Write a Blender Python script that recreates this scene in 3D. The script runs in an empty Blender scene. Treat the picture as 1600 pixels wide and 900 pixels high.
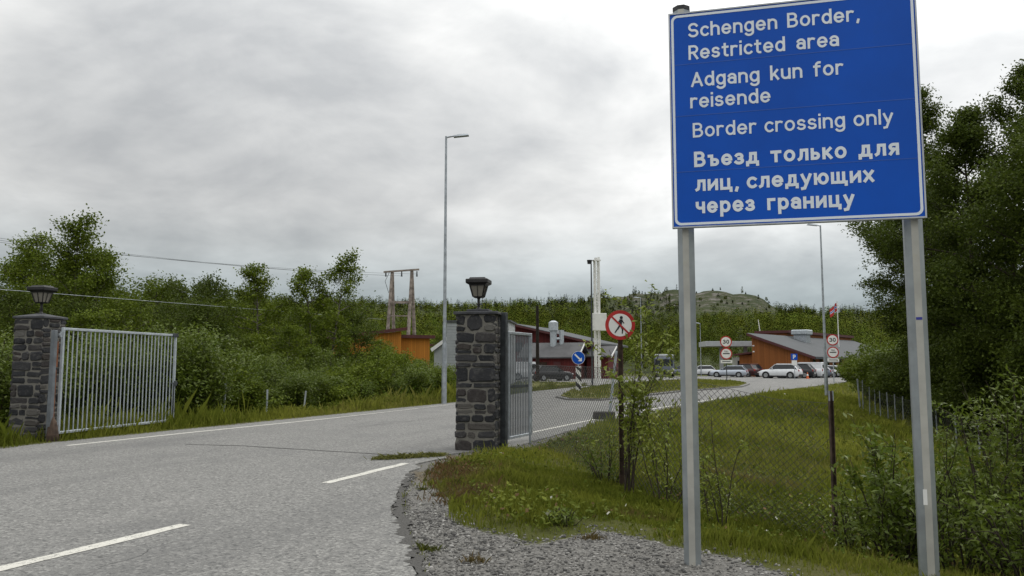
import bpy, bmesh, math, random
import numpy as np
from mathutils import Vector, Matrix

R = math.radians
scene = bpy.context.scene
COL = scene.collection

# ------------------------------------------------------------------ camera
FPX = 1250.0                      # focal length in pixels of a 1600 px wide picture
EYE = 1.6
PITCH = math.atan(120 / FPX)
cam_d = bpy.data.cameras.new("camera")
cam_d.sensor_width = 36.0
cam_d.lens = 36.0 * FPX / 1600.0
cam_d.clip_start = 0.05
cam_d.clip_end = 6000
cam = bpy.data.objects.new("camera", cam_d)
COL.objects.link(cam)
cam.location = (0, 0, EYE)
cam.rotation_euler = (R(90) + PITCH, 0, 0)
scene.camera = cam

# ------------------------------------------------------------------ sky, sun, exposure
SUN_AZ, SUN_EL = R(50), R(48)     # azimuth clockwise from +Y
world = bpy.data.worlds.new("World")
scene.world = world
world.use_nodes = True
wn, wl = world.node_tree.nodes, world.node_tree.links
wn.clear()


def wnode(t, **kw):
    n = wn.new(t)
    for k, v in kw.items():
        setattr(n, k, v)
    return n


def wmath(op, a, b=None, clamp=False):
    n = wnode('ShaderNodeMath', operation=op, use_clamp=clamp)
    for i, v in enumerate((a, b)):
        if v is None:
            continue
        if isinstance(v, (int, float)):
            n.inputs[i].default_value = v
        else:
            wl.new(v, n.inputs[i])
    return n.outputs[0]


sky = wnode('ShaderNodeTexSky', sky_type='NISHITA', sun_disc=False, sun_elevation=SUN_EL, sun_rotation=SUN_AZ)
tc = wnode('ShaderNodeTexCoord')
sep = wnode('ShaderNodeSeparateXYZ')
wl.new(tc.outputs['Generated'], sep.inputs[0])
dz = wmath('MAXIMUM', sep.outputs['Z'], 0.0)
den = wmath('ADD', dz, 0.30)
comb = wnode('ShaderNodeCombineXYZ')
wl.new(wmath('DIVIDE', sep.outputs['X'], den), comb.inputs[0])
wl.new(wmath('DIVIDE', sep.outputs['Y'], den), comb.inputs[1])


def wnoise(scale, detail, rough, off, dist=0.0):
    mp = wnode('ShaderNodeMapping')
    mp.inputs['Location'].default_value = off
    mp.inputs['Scale'].default_value = (scale, scale, scale)
    wl.new(comb.outputs[0], mp.inputs[0])
    n = wnode('ShaderNodeTexNoise')
    n.inputs['Scale'].default_value = 1.0
    n.inputs['Detail'].default_value = detail
    n.inputs['Roughness'].default_value = rough
    n.inputs['Distortion'].default_value = dist
    wl.new(mp.outputs[0], n.inputs['Vector'])
    return n.outputs['Fac']


big = wnoise(1.25, 5.0, 0.55, (3.1, 1.7, 0), 0.4)
small = wnoise(3.6, 7.0, 0.6, (9.3, 4.2, 0), 0.3)
cl = wmath('ADD', wmath('MULTIPLY', big, 0.72), wmath('MULTIPLY', small, 0.28))
ramp = wnode('ShaderNodeValToRGB')
e = ramp.color_ramp.elements
e[0].position, e[0].color = 0.36, (0.39, 0.398, 0.402, 1)
e[1].position, e[1].color = 0.64, (0.77, 0.768, 0.752, 1)
m = e.new(0.50); m.color = (0.57, 0.572, 0.563, 1)
wl.new(cl, ramp.inputs[0])
# blue-grey, dimmer cloud towards the horizon
hz = wnode('ShaderNodeMapRange', interpolation_type='SMOOTHSTEP')
hz.inputs['From Min'].default_value = 0.04
hz.inputs['From Max'].default_value = 0.21
wl.new(sep.outputs['Z'], hz.inputs['Value'])
hmix = wnode('ShaderNodeMix', data_type='RGBA', blend_type='MULTIPLY')
hmix.inputs['Factor'].default_value = 1.0
hcol = wnode('ShaderNodeMix', data_type='RGBA')
hcol.inputs['A'].default_value = (0.50, 0.585, 0.63, 1)
hcol.inputs['B'].default_value = (1, 1, 1, 1)
wl.new(hz.outputs[0], hcol.inputs['Factor'])
wl.new(ramp.outputs[0], hmix.inputs['A'])
wl.new(hcol.outputs['Result'], hmix.inputs['B'])
# brighter where the sun stands behind the cloud, and towards the zenith
sd_ = (math.sin(R(34)) * math.cos(R(24)), math.cos(R(34)) * math.cos(R(24)), math.sin(R(24)))
dot = wnode('ShaderNodeVectorMath', operation='DOT_PRODUCT')
wl.new(tc.outputs['Generated'], dot.inputs[0])
dot.inputs[1].default_value = sd_
glow = wmath('POWER', wmath('MAXIMUM', dot.outputs['Value'], 0.0), 7.0)
zen = wmath('MULTIPLY', wmath('POWER', dz, 1.6), 2.6)
gain = wmath('ADD', wmath('ADD', wmath('MULTIPLY', glow, 0.55), 0.93), zen)
scl = wnode('ShaderNodeVectorMath', operation='SCALE')
wl.new(hmix.outputs['Result'], scl.inputs[0])
wl.new(wmath('MULTIPLY', gain, 10.6), scl.inputs['Scale'])
fin = wnode('ShaderNodeMix', data_type='RGBA')
fin.inputs['Factor'].default_value = 0.94
wl.new(sky.outputs[0], fin.inputs['A'])
wl.new(scl.outputs[0], fin.inputs['B'])
bg = wnode('ShaderNodeBackground')
bg.inputs['Strength'].default_value = 0.1
wl.new(fin.outputs['Result'], bg.inputs['Color'])
wo = wnode('ShaderNodeOutputWorld')
wl.new(bg.outputs[0], wo.inputs[0])

sun_d = bpy.data.lights.new("sun", 'SUN')
sun_d.energy = 1.0
sun_d.angle = R(14)
sun_d.color = (1.0, 0.96, 0.9)
sun = bpy.data.objects.new("sun", sun_d)
COL.objects.link(sun)
sdir = Vector((math.sin(SUN_AZ) * math.cos(SUN_EL), math.cos(SUN_AZ) * math.cos(SUN_EL), math.sin(SUN_EL)))
sun.rotation_euler = sdir.to_track_quat('Z', 'Y').to_euler()
sun.location = sdir * 60

scene.view_settings.view_transform = 'Standard'
scene.view_settings.look = 'None'
scene.view_settings.exposure = 0.0
scene.view_settings.gamma = 1.0
scene.view_settings.use_curve_mapping = False

# ------------------------------------------------------------------ measuring helpers
CP, SP = math.cos(PITCH), math.sin(PITCH)


def ray(px, py):
    u, v = (px - 800) / FPX, (450 - py) / FPX
    return u, CP - v * SP, SP + v * CP


def at(px, py, Y):
    """the point at depth Y that the photograph shows at pixel (px, py)"""
    a, b, c = ray(px, py)
    k = Y / b
    return Vector((a * k, Y, EYE + c * k))


def G(px, py, z=0.0):
    """the point of the level z that the photograph shows at pixel (px, py)"""
    a, b, c = ray(px, py)
    k = (z - EYE) / c
    return Vector((a * k, b * k, z))


def zrow(py, Y):
    return at(800, py, Y).z


# ------------------------------------------------------------------ object helpers
def tag(o, label=None, cat=None, group=None, kind=None):
    if label: o['label'] = label
    if cat: o['category'] = cat
    if group: o['group'] = group
    if kind: o['kind'] = kind
    return o


def empty(name, loc=(0, 0, 0), rz=0.0):
    o = bpy.data.objects.new(name, None)
    COL.objects.link(o)
    o.location = loc
    o.rotation_euler = (0, 0, rz)
    o.empty_display_size = 0.2
    return o


def link_mesh(name, me, mat=None, parent=None, smooth=False):
    o = bpy.data.objects.new(name, me)
    COL.objects.link(o)
    if mat is not None:
        me.materials.append(mat)
    if parent is not None:
        o.parent = parent
    if smooth:
        me.polygons.foreach_set('use_smooth', [True] * len(me.polygons))
    return o


def children(o):
    return [c for c in bpy.data.objects if c.parent == o]


def copy_tree(o, parent=None, kids=None):
    c = o.copy()
    COL.objects.link(c)
    c.parent = parent
    for ch in list(o.children):
        copy_tree(ch, c)
    return c


class MB:
    """collects boxes, tubes, prisms; build() links them as ONE mesh object"""

    def __init__(s):
        s.bm = bmesh.new()

    def box(s, x0, x1, y0, y1, z0, z1, bev=0.0, mtx=None):
        vs = [s.bm.verts.new((x, y, z)) for z in (z0, z1) for y in (y0, y1) for x in (x0, x1)]
        fs = [(0, 2, 3, 1), (4, 5, 7, 6), (0, 1, 5, 4), (2, 6, 7, 3), (0, 4, 6, 2), (1, 3, 7, 5)]
        faces = [s.bm.faces.new([vs[i] for i in f]) for f in fs]
        if mtx is not None:
            for v in vs: v.co = mtx @ v.co
        if bev > 0:
            es = list({ed for f in faces for ed in f.edges})
            bmesh.ops.bevel(s.bm, geom=es, offset=bev, segments=1, affect='EDGES', profile=0.5)
        return s

    def bar(s, a, b, w, d=None, up=(0, 0, 1), bev=0.0):
        """rectangular bar from a to b, w wide and d deep"""
        a, b = Vector(a), Vector(b)
        d = w if d is None else d
        z = (b - a).normalized()
        upv = Vector(up)
        if abs(z.dot(upv)) > 0.99: upv = Vector((0, 1, 0))
        x = upv.cross(z).normalized()
        y = z.cross(x)
        mt = Matrix((x, y, z)).transposed().to_4x4()
        mt.translation = a
        return s.box(-w / 2, w / 2, -d / 2, d / 2, 0, (b - a).length, bev, mt)

    def tube(s, pts, r, n=8, caps=True):
        pts = [Vector(p) for p in pts]
        rs = [float(q) for q in r] if isinstance(r, (list, tuple)) else [r] * len(pts)
        rings = []
        ref = Vector((0.31, 0.95, 0.05)).normalized()
        for i, p in enumerate(pts):
            t = (pts[min(i + 1, len(pts) - 1)] - pts[max(i - 1, 0)]).normalized()
            if abs(t.dot(ref)) > 0.98:
                rr = Vector((1, 0, 0))
            else:
                rr = ref
            x = rr.cross(t).normalized()
            y = t.cross(x)
            rings.append([s.bm.verts.new(p + rs[i] * (math.cos(2 * math.pi * k / n) * x + math.sin(2 * math.pi * k / n) * y)) for k in range(n)])
        for i in range(len(rings) - 1):
            A, B = rings[i], rings[i + 1]
            for k in range(n):
                s.bm.faces.new((A[k], A[(k + 1) % n], B[(k + 1) % n], B[k]))
        if caps and n > 2:
            s.bm.faces.new(list(reversed(rings[0])))
            s.bm.faces.new(rings[-1])
        return s

    def prism(s, poly, y0, y1, mtx=None):
        """polygon in x-z, extruded along y"""
        A = [s.bm.verts.new((p[0], y0, p[1])) for p in poly]
        B = [s.bm.verts.new((p[0], y1, p[1])) for p in poly]
        n = len(poly)
        s.bm.faces.new(A)
        s.bm.faces.new(list(reversed(B)))
        for i in range(n):
            s.bm.faces.new((A[i], B[i], B[(i + 1) % n], A[(i + 1) % n]))
        if mtx is not None:
            for v in A + B: v.co = mtx @ v.co
        return s

    def plate(s, poly, z0, z1):
        """polygon in x-y, extruded along z"""
        A = [s.bm.verts.new((p[0], p[1], z0)) for p in poly]
        B = [s.bm.verts.new((p[0], p[1], z1)) for p in poly]
        n = len(poly)
        s.bm.faces.new(list(reversed(A)))
        s.bm.faces.new(B)
        for i in range(n):
            s.bm.faces.new((A[i], A[(i + 1) % n], B[(i + 1) % n], B[i]))
        return s

    def frustum(s, z0, hx0, hy0, z1, hx1, hy1):
        A = [s.bm.verts.new((sx * hx0, sy * hy0, z0)) for sx, sy in ((-1, -1), (1, -1), (1, 1), (-1, 1))]
        B = [s.bm.verts.new((sx * hx1, sy * hy1, z1)) for sx, sy in ((-1, -1), (1, -1), (1, 1), (-1, 1))]
        s.bm.faces.new(list(reversed(A)))
        s.bm.faces.new(B)
        for i in range(4):
            s.bm.faces.new((A[i], A[(i + 1) % 4], B[(i + 1) % 4], B[i]))
        return s

    def disc(s, c, r, thick, n=40, r_in=0.0):
        """upright disc or ring facing -y, centre c, front face at c.y"""
        cx, cy, cz = c
        def ring(rad, y):
            return [s.bm.verts.new((cx + rad * math.cos(2 * math.pi * k / n), y, cz + rad * math.sin(2 * math.pi * k / n))) for k in range(n)]
        F, B = ring(r, cy), ring(r, cy + thick)
        for k in range(n):
            s.bm.faces.new((F[k], B[k], B[(k + 1) % n], F[(k + 1) % n]))
        if r_in <= 0:
            s.bm.faces.new(F)
            s.bm.faces.new(list(reversed(B)))
        else:
            f, b = ring(r_in, cy), ring(r_in, cy + thick)
            for k in range(n):
                j = (k + 1) % n
                s.bm.faces.new((F[k], F[j], f[j], f[k]))
                s.bm.faces.new((B[k], b[k], b[j], B[j]))
                s.bm.faces.new((f[k], f[j], b[j], b[k]))
        return s

    def build(s, name, mat=None, parent=None, smooth=False, fix=True):
        if fix:
            bmesh.ops.recalc_face_normals(s.bm, faces=s.bm.faces[:])
        me = bpy.data.meshes.new(name)
        s.bm.to_mesh(me)
        s.bm.free()
        return link_mesh(name, me, mat, parent, smooth)


def mesh_np(name, V, F, mat=None, parent=None, col=None, smooth=False):
    """fast mesh from numpy arrays; F is (n,3) or (n,4); col is (nverts,3)"""
    V = np.asarray(V, np.float32)
    F = np.asarray(F, np.int32)
    me = bpy.data.meshes.new(name)
    n, k = F.shape
    me.vertices.add(len(V))
    me.vertices.foreach_set('co', V.ravel())
    me.loops.add(n * k)
    me.loops.foreach_set('vertex_index', F.ravel())
    me.polygons.add(n)
    me.polygons.foreach_set('loop_start', np.arange(0, n * k, k, dtype=np.int32))
    me.polygons.foreach_set('loop_total', np.full(n, k, np.int32))
    if smooth:
        me.polygons.foreach_set('use_smooth', np.ones(n, bool))
    me.update(calc_edges=True)
    if col is not None:
        at_ = me.attributes.new('tint', 'FLOAT_COLOR', 'POINT')
        c4 = np.ones((len(V), 4), np.float32)
        c4[:, :3] = col
        at_.data.foreach_set('color', c4.ravel())
    return link_mesh(name, me, mat, parent)


# ------------------------------------------------------------------ materials
class NT:
    def __init__(s, name):
        s.m = bpy.data.materials.new(name)
        s.m.use_nodes = True
        s.n, s.l = s.m.node_tree.nodes, s.m.node_tree.links
        s.n.clear()
        s.out = s.n.new('ShaderNodeOutputMaterial')

    def node(s, t, ins=None, **kw):
        n = s.n.new(t)
        for k, v in kw.items(): setattr(n, k, v)
        for k, v in (ins or {}).items():
            if hasattr(v, 'is_output') or isinstance(v, bpy.types.NodeSocket):
                s.l.new(v, n.inputs[k])
            else:
                n.inputs[k].default_value = v
        return n

    def pos(s):
        return s.node('ShaderNodeNewGeometry').outputs['Position']

    def obj(s):
        return s.node('ShaderNodeTexCoord').outputs['Object']

    def mapping(s, vec, scale=(1, 1, 1), rot=(0, 0, 0), loc=(0, 0, 0)):
        return s.node('ShaderNodeMapping', {'Vector': vec, 'Scale': scale, 'Rotation': rot, 'Location': loc}).outputs[0]

    def noise(s, vec, scale, detail=4, rough=0.6, dist=0.0):
        return s.node('ShaderNodeTexNoise', {'Vector': vec, 'Scale': scale, 'Detail': detail, 'Roughness': rough, 'Distortion': dist}).outputs['Fac']

    def ramp(s, fac, stops, interp='LINEAR'):
        r = s.node('ShaderNodeValToRGB', {'Fac': fac})
        r.color_ramp.interpolation = interp
        el = r.color_ramp.elements
        while len(el) < len(stops): el.new(0.5)
        for i, (p, c) in enumerate(stops):
            el[i].position = p
            el[i].color = (*c, 1) if len(c) == 3 else c
        return r.outputs[0]

    def f(s, fac, a, b):
        """map-range 0..1 between a and b of fac, smooth"""
        return s.node('ShaderNodeMapRange', {'Value': fac, 'From Min': a, 'From Max': b}, interpolation_type='SMOOTHSTEP').outputs[0]

    def mix(s, fac, a, b, blend='MIX'):
        ins = {'Factor': fac}
        n = s.node('ShaderNodeMix', ins, data_type='RGBA', blend_type=blend)
        for k, v in (('A', a), ('B', b)):
            sock = [i for i in n.inputs if i.name == k and i.type == 'RGBA'][0]
            if isinstance(v, bpy.types.NodeSocket): s.l.new(v, sock)
            else: sock.default_value = (*v, 1)
        return [o for o in n.outputs if o.type == 'RGBA'][0]

    def math(s, op, a, b=0.0, clamp=False):
        return s.node('ShaderNodeMath', {0: a, 1: b}, operation=op, use_clamp=clamp).outputs[0]

    def bump(s, h, strength=0.3, dist=0.02):
        return s.node('ShaderNodeBump', {'Height': h, 'Strength': strength, 'Distance': dist}).outputs[0]

    def pbr(s, color, rough=0.7, metal=0.0, spec=0.5, normal=None, **kw):
        b = s.node('ShaderNodeBsdfPrincipled')
        for k, v in (('Base Color', color), ('Roughness', rough), ('Metallic', metal), ('Specular IOR Level', spec), ('Normal', normal)):
            if v is None: continue
            if isinstance(v, bpy.types.NodeSocket): s.l.new(v, b.inputs[k])
            elif k == 'Base Color': b.inputs[k].default_value = (*v, 1)
            else: b.inputs[k].default_value = v
        for k, v in kw.items():
            b.inputs[k].default_value = v
        s.l.new(b.outputs[0], s.out.inputs[0])
        return s.m


def paint(name, col, rough=0.55, metal=0.0, spec=0.4, var=0.18, scale=3.0, dirt=(0.12, 0.10, 0.08), dirtamt=0.25, grime=9.0, bump=0.04):
    """weathered paint or metal: soft tonal variation and speckled dirt with shapes of its own"""
    t = NT(name)
    p = t.obj()
    a = t.noise(p, scale, 5, 0.6)
    c = t.mix(t.f(a, 0.3, 0.7), tuple(x * (1 - var) for x in col), tuple(min(1, x * (1 + var)) for x in col))
    d = t.f(t.noise(p, grime, 6, 0.7), 0.56, 0.8)
    c = t.mix(t.math('MULTIPLY', d, dirtamt), c, dirt)
    r = t.node('ShaderNodeMapRange', {'Value': a, 'To Min': max(0.05, rough - 0.12), 'To Max': min(1, rough + 0.12)}).outputs[0]
    nb = t.bump(t.noise(p, 60, 3), bump, 0.01) if bump else None
    return t.pbr(c, r, metal, spec, nb)


def flat(name, col, rough=0.6, metal=0.0, spec=0.4):
    return paint(name, col, rough, metal, spec, var=0.08, dirtamt=0.12, bump=0.0)


M = {}
M['galv'] = paint('galvanised_steel', (0.36, 0.39, 0.42), 0.48, 0.55, 0.5, 0.22, 5, (0.2, 0.19, 0.17), 0.3, 14)
M['galv_light'] = paint('pale_galvanised_steel', (0.40, 0.44, 0.47), 0.5, 0.35, 0.5, 0.15, 5, (0.25, 0.22, 0.18), 0.3, 14)
M['post_grey'] = paint('aluminium_post', (0.28, 0.305, 0.315), 0.45, 0.45, 0.5, 0.16, 3.5, (0.20, 0.20, 0.18), 0.5, 9)
M['sign_blue'] = paint('blue_sign_face', (0.000, 0.074, 0.44), 0.42, 0.0, 0.22, 0.10, 0.9, (0.01, 0.075, 0.33), 0.45, 3.5, 0.0)
M['seam_blue'] = paint('blue_seam', (0.03, 0.10, 0.40), 0.5, 0, 0.4, 0.1, 2, bump=0)
M['sign_white'] = paint('white_sign_sheet', (0.70, 0.75, 0.80), 0.5, 0, 0.2, 0.04, 2, dirtamt=0.1, bump=0)
M['sign_back'] = paint('sign_back_metal', (0.4, 0.42, 0.44), 0.5, 0.5, 0.5)
M['red'] = paint('red_sign_sheet', (0.42, 0.022, 0.018), 0.45, 0, 0.4, 0.12, 3, bump=0)
M['white'] = paint('white_paint', (0.72, 0.72, 0.70), 0.5, 0, 0.4, 0.06, 2, dirtamt=0.2)
M['black'] = paint('black_paint', (0.018, 0.018, 0.02), 0.5, 0, 0.4, 0.2, 3, (0.05, 0.045, 0.04), 0.3)
M['lantern'] = paint('black_lantern_metal', (0.018, 0.017, 0.017), 0.5, 0.3, 0.5, 0.25, 6, (0.06, 0.05, 0.04), 0.4)
M['rust'] = paint('rusty_steel', (0.070, 0.048, 0.036), 0.85, 0.1, 0.3, 0.5, 7, (0.02, 0.014, 0.012), 0.7, 11)
M['rust_bright'] = paint('orange_rust', (0.17, 0.065, 0.03), 0.9, 0.0, 0.3, 0.5, 9, (0.03, 0.02, 0.015), 0.6, 15)
M['dark_steel'] = paint('dark_weathered_steel', (0.055, 0.062, 0.068), 0.6, 0.4, 0.4, 0.3, 6, (0.03, 0.025, 0.02), 0.4)
M['slate'] = paint('slate_cap', (0.05, 0.052, 0.058), 0.75, 0, 0.4, 0.3, 5, (0.11, 0.11, 0.09), 0.5, 10, 0.2)
M['wire'] = paint('fence_wire', (0.065, 0.065, 0.062), 0.6, 0.4, 0.4, 0.3, 4)
M['post_strip'] = paint('beige_aluminium_strip', (0.40, 0.395, 0.36), 0.55, 0.2, 0.4, 0.14, 3.0, (0.34, 0.30, 0.20), 0.55, 5)  # beige tone, paler than the rest of the sign post
M['galv_dark'] = paint('dull_galvanised_steel', (0.15, 0.165, 0.18), 0.55, 0.4, 0.4, 0.2, 5)
M['tyre'] = paint('tyre_rubber', (0.016, 0.016, 0.017), 0.85, 0, 0.2)
M['rim'] = paint('wheel_rim', (0.35, 0.36, 0.37), 0.35, 0.7, 0.5)
M['concrete'] = paint('dark_concrete', (0.06, 0.058, 0.055), 0.9, 0, 0.2, 0.3, 5, (0.03, 0.035, 0.02), 0.5)
M['blue_tape'] = flat('blue_tape', (0.03, 0.035, 0.25), 0.5)
M['orange'] = flat('orange_plastic', (0.55, 0.12, 0.03), 0.5)
M['grey_panel'] = paint('pale_grey_panel', (0.36, 0.38, 0.39), 0.6, 0, 0.4, 0.08)

t = NT('window_glass')
g = t.noise(t.obj(), 1.4, 3)
M['glass'] = t.pbr(t.mix(g, (0.012, 0.015, 0.018), (0.03, 0.036, 0.04)), 0.06, 0, 0.6)

t = NT('lantern_glass')
p = t.obj()
M['lamp_glass'] = t.pbr(t.mix(t.noise(p, 8, 4), (0.13, 0.12, 0.10), (0.24, 0.225, 0.19)), 0.18, 0, 0.5)


def boards(name, col, pitch, dark=0.5, axis=0, rough=0.75, var=0.16):
    """vertical cladding boards: grooves and a slightly different tone per board"""
    t = NT(name)
    p = t.obj()
    s_ = t.node('ShaderNodeSeparateXYZ', {0: p})
    w = s_.outputs[axis] if axis < 2 else t.math('ADD', s_.outputs[0], s_.outputs[1])
    k = t.math('MULTIPLY', w, 1.0 / pitch)
    fr = t.math('FRACT', k)
    ids = t.math('FLOOR', k)
    wn_ = t.node('ShaderNodeTexWhiteNoise', {'W': ids}, noise_dimensions='1D').outputs['Value']
    c = t.mix(wn_, tuple(x * (1 - var) for x in col), tuple(min(1, x * (1 + var)) for x in col))
    st = t.noise(t.mapping(p, (6, 6, 0.7)), 1.5, 5, 0.7)
    c = t.mix(t.math('MULTIPLY', t.f(st, 0.5, 0.8), 0.35), c, tuple(x * dark for x in col))
    groove = t.math('LESS_THAN', fr, 0.08)
    c = t.mix(groove, c, tuple(x * 0.35 for x in col))
    nb = t.bump(t.math('SUBTRACT', 1.0, groove), 0.5, 0.02)
    return t.pbr(c, rough, 0, 0.3, nb)


M['red_boards'] = boards('red_cladding', (0.098, 0.014, 0.013), 0.22, axis=2)
M['orange_boards'] = boards('brown_orange_cladding', (0.25, 0.088, 0.022), 0.16, axis=2)
M['yellow_boards'] = boards('ochre_cladding', (0.42, 0.165, 0.022), 0.18, axis=2)
M['maroon'] = paint('maroon_trim', (0.075, 0.02, 0.02), 0.6)
M['roof_grey'] = paint('grey_roof_sheet', (0.082, 0.088, 0.093), 0.8, 0.0, 0.2, 0.12, 0.6, (0.11, 0.11, 0.10), 0.4, 2)
M['roof_dark'] = paint('dark_roof_felt', (0.085, 0.085, 0.088), 0.8, 0, 0.3, 0.2, 0.8, (0.06, 0.065, 0.05), 0.5, 2)
M['wood_pole'] = paint('weathered_pole_wood', (0.25, 0.215, 0.19), 0.85, 0, 0.2, 0.45, 2.5, (0.04, 0.03, 0.025), 0.6, 5, 0.2)
M['dark_pole'] = paint('dark_pole_wood', (0.02, 0.016, 0.013), 0.85, 0, 0.2, 0.3)


def leafmat(name, ca, cb, cc=None, rough=0.6, trans=0.3, spec=0.12, tint=False):
    """leaf: tone differs leaf by leaf and clump by clump; light passes through"""
    t = NT(name)
    geo = t.node('ShaderNodeNewGeometry')
    rnd = geo.outputs['Random Per Island']
    oi = t.node('ShaderNodeObjectInfo').outputs['Random']
    big_ = t.noise(geo.outputs['Position'], 1.1, 3, 0.6)
    k = t.math('ADD', t.math('MULTIPLY', rnd, 0.6), t.math('MULTIPLY', t.f(big_, 0.3, 0.7), 0.4))
    c = t.mix(k, ca, cb)
    if cc is not None:
        c = t.mix(t.math('GREATER_THAN', rnd, 0.93), c, cc)
    if tint:
        a = t.node('ShaderNodeAttribute', attribute_name='tint').outputs['Color']
        c = t.mix(1.0, c, a, 'MULTIPLY')
    if not tint: c = t.mix(t.math('MULTIPLY', oi, 0.3), c, tuple(x * 0.7 for x in ca))
    b = t.node('ShaderNodeBsdfPrincipled', {'Base Color': c, 'Roughness': rough, 'Specular IOR Level': spec})
    tr = t.node('ShaderNodeBsdfTranslucent', {'Color': t.mix(0.5, c, (0.10, 0.14, 0.02))})
    mx = t.node('ShaderNodeMixShader', {0: trans, 1: b.outputs[0], 2: tr.outputs[0]})
    t.l.new(mx.outputs[0], t.out.inputs[0])
    return t.m


M['leaf_birch'] = leafmat('birch_leaf', (0.060, 0.096, 0.007), (0.165, 0.205, 0.016))
M['leaf_dark'] = leafmat('dark_alder_leaf', (0.038, 0.060, 0.009), (0.096, 0.124, 0.016))
M['leaf_willow'] = leafmat('willow_leaf', (0.066, 0.104, 0.011), (0.160, 0.205, 0.026), (0.18, 0.215, 0.07), 0.45, 0.34, 0.2)
M['leaf_sapling'] = leafmat('sapling_leaf', (0.12, 0.170, 0.020), (0.26, 0.29, 0.045), (0.29, 0.31, 0.12), 0.45, 0.38, 0.2)
M['leaf_tint'] = leafmat('far_leaf', (0.90, 0.90, 0.90), (1.06, 1.06, 1.05), None, 0.8, 0.0, 0.0, tint=True)
M['blade'] = leafmat('grass_blade', (0.72, 0.74, 0.70), (1.2, 1.16, 1.1), None, 0.7, 0.22, 0.06, tint=True)
M['bark_birch'] = paint('birch_bark', (0.13, 0.115, 0.095), 0.85, 0, 0.2, 0.5, 5, (0.02, 0.017, 0.014), 0.7, 6, 0.2)
M['bark_dark'] = paint('dark_bark', (0.045, 0.036, 0.027), 0.9, 0, 0.2, 0.4, 5, (0.015, 0.012, 0.01), 0.6, 7, 0.2)

# ------------------------------------------------------------------ terrain functions
def poly_sd(P, poly):
    """signed distance of points (n,2) to a closed polygon, negative inside"""
    P = np.asarray(P, float)
    poly = np.asarray(poly, float)
    d2 = np.full(len(P), 1e18)
    ins = np.zeros(len(P), bool)
    n = len(poly)
    for i in range(n):
        a, b = poly[i], poly[(i + 1) % n]
        e = b - a
        w = P - a
        tt = np.clip((w @ e) / max(e @ e, 1e-9), 0, 1)
        q = w - tt[:, None] * e
        d2 = np.minimum(d2, (q ** 2).sum(1))
        c1 = (P[:, 1] >= a[1]) & (P[:, 1] < b[1]) | (P[:, 1] < a[1]) & (P[:, 1] >= b[1])
        with np.errstate(divide='ignore', invalid='ignore'):
            xi = a[0] + (P[:, 1] - a[1]) / (b[1] - a[1] if b[1] != a[1] else 1e-9) * e[0]
        ins ^= c1 & (P[:, 0] < xi)
    d = np.sqrt(d2)
    return np.where(ins, -d, d)


def line_side(P, line):
    """distance to an open polyline, positive on its right"""
    P = np.asarray(P, float)
    best = np.full(len(P), 1e18)
    sgn = np.ones(len(P))
    for a, b in zip(line[:-1], line[1:]):
        a, b = np.array(a), np.array(b)
        e = b - a
        w = P - a
        tt = np.clip((w @ e) / (e @ e), 0, 1)
        q = w - tt[:, None] * e
        d2 = (q ** 2).sum(1)
        cr = e[0] * w[:, 1] - e[1] * w[:, 0]
        u = d2 < best - 1e-9
        best = np.where(u, d2, best)
        sgn = np.where(u, np.where(cr < 0, 1.0, -1.0), sgn)
    return sgn * np.sqrt(best)


def sstep(x, a, b):
    t_ = np.clip((x - a) / (b - a), 0, 1)
    return t_ * t_ * (3 - 2 * t_)


_rs = np.random.RandomState(5)
_W = [(_rs.uniform(-1, 1, 2) * f_, _rs.uniform(0, 6.28), a_) for f_, a_ in ((0.5, 1), (0.9, .7), (1.7, .5), (3.1, .35), (5.5, .25)) for _ in range(3)]


def wob(P, k=1.0):
    """smooth value noise about -1..1"""
    s_ = np.zeros(len(P))
    for w_, ph, a_ in _W:
        s_ += a_ * np.sin((P @ w_) * k * 2.0 + ph)
    return s_ / 4.2


g2 = lambda px, py: tuple(G(px, py))[:2]
RIGHT = [(-10.5, -12.0), (-6.2, 0.0), g2(0, 893), g2(635, 725), g2(800, 684), g2(930, 655.5), g2(1060, 632), g2(1200, 611), g2(1320, 596), (52, 104), (75, 140)]
ASPH = [(-60, -30), (-60, 9.0), (-20, 12.0), g2(0, 703), g2(90, 692), g2(300, 671), g2(510, 650), g2(712, 629.5), g2(780, 620), g2(836, 611.5), g2(884, 607), g2(930, 602.5),
        (3.0, 70), (-9, 74), (-14, 92), (-10, 104), (20, 112), (60, 118), (75, 135)] + \
       [(52.6, 104), g2(1332, 596), g2(1207, 612), g2(1075, 633), g2(950, 657), (0.75, 17.7), (0.1, 15.9), g2(700, 712), g2(655, 727), g2(638, 745), g2(622, 775), g2(621, 805), g2(632, 850), g2(652, 900), (-0.45, 4.4), (0.4, 2.0), (2.0, -4), (4, -30)]
GRAVEL = [g2(655, 727), g2(682, 726), g2(698, 748), g2(712, 785), g2(738, 818), g2(790, 834), g2(835, 852), g2(885, 838), g2(930, 824), g2(985, 835), g2(1050, 855), g2(1120, 868), g2(1200, 888), g2(1300, 915), (3.6, 5.0), (5.5, 2.0), (7, -4), (4, -30), (2.0, -4), (0.4, 2.0), (-0.45, 4.4), g2(652, 900), g2(632, 850), g2(621, 805), g2(622, 775), g2(638, 745)]
ISLAND = [g2(868, 622), g2(885, 626), g2(940, 627), g2(1000, 620.5), g2(1060, 613.5), g2(1120, 609), g2(1160, 605.5), g2(1172, 601), g2(1150, 597), g2(1080, 594), g2(1000, 599), g2(930, 605), g2(885, 613)]
VERGE = [g2(300, 671), g2(510, 650), g2(712, 629.5), g2(836, 611.5), g2(884, 607), g2(930, 602.5)]


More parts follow.
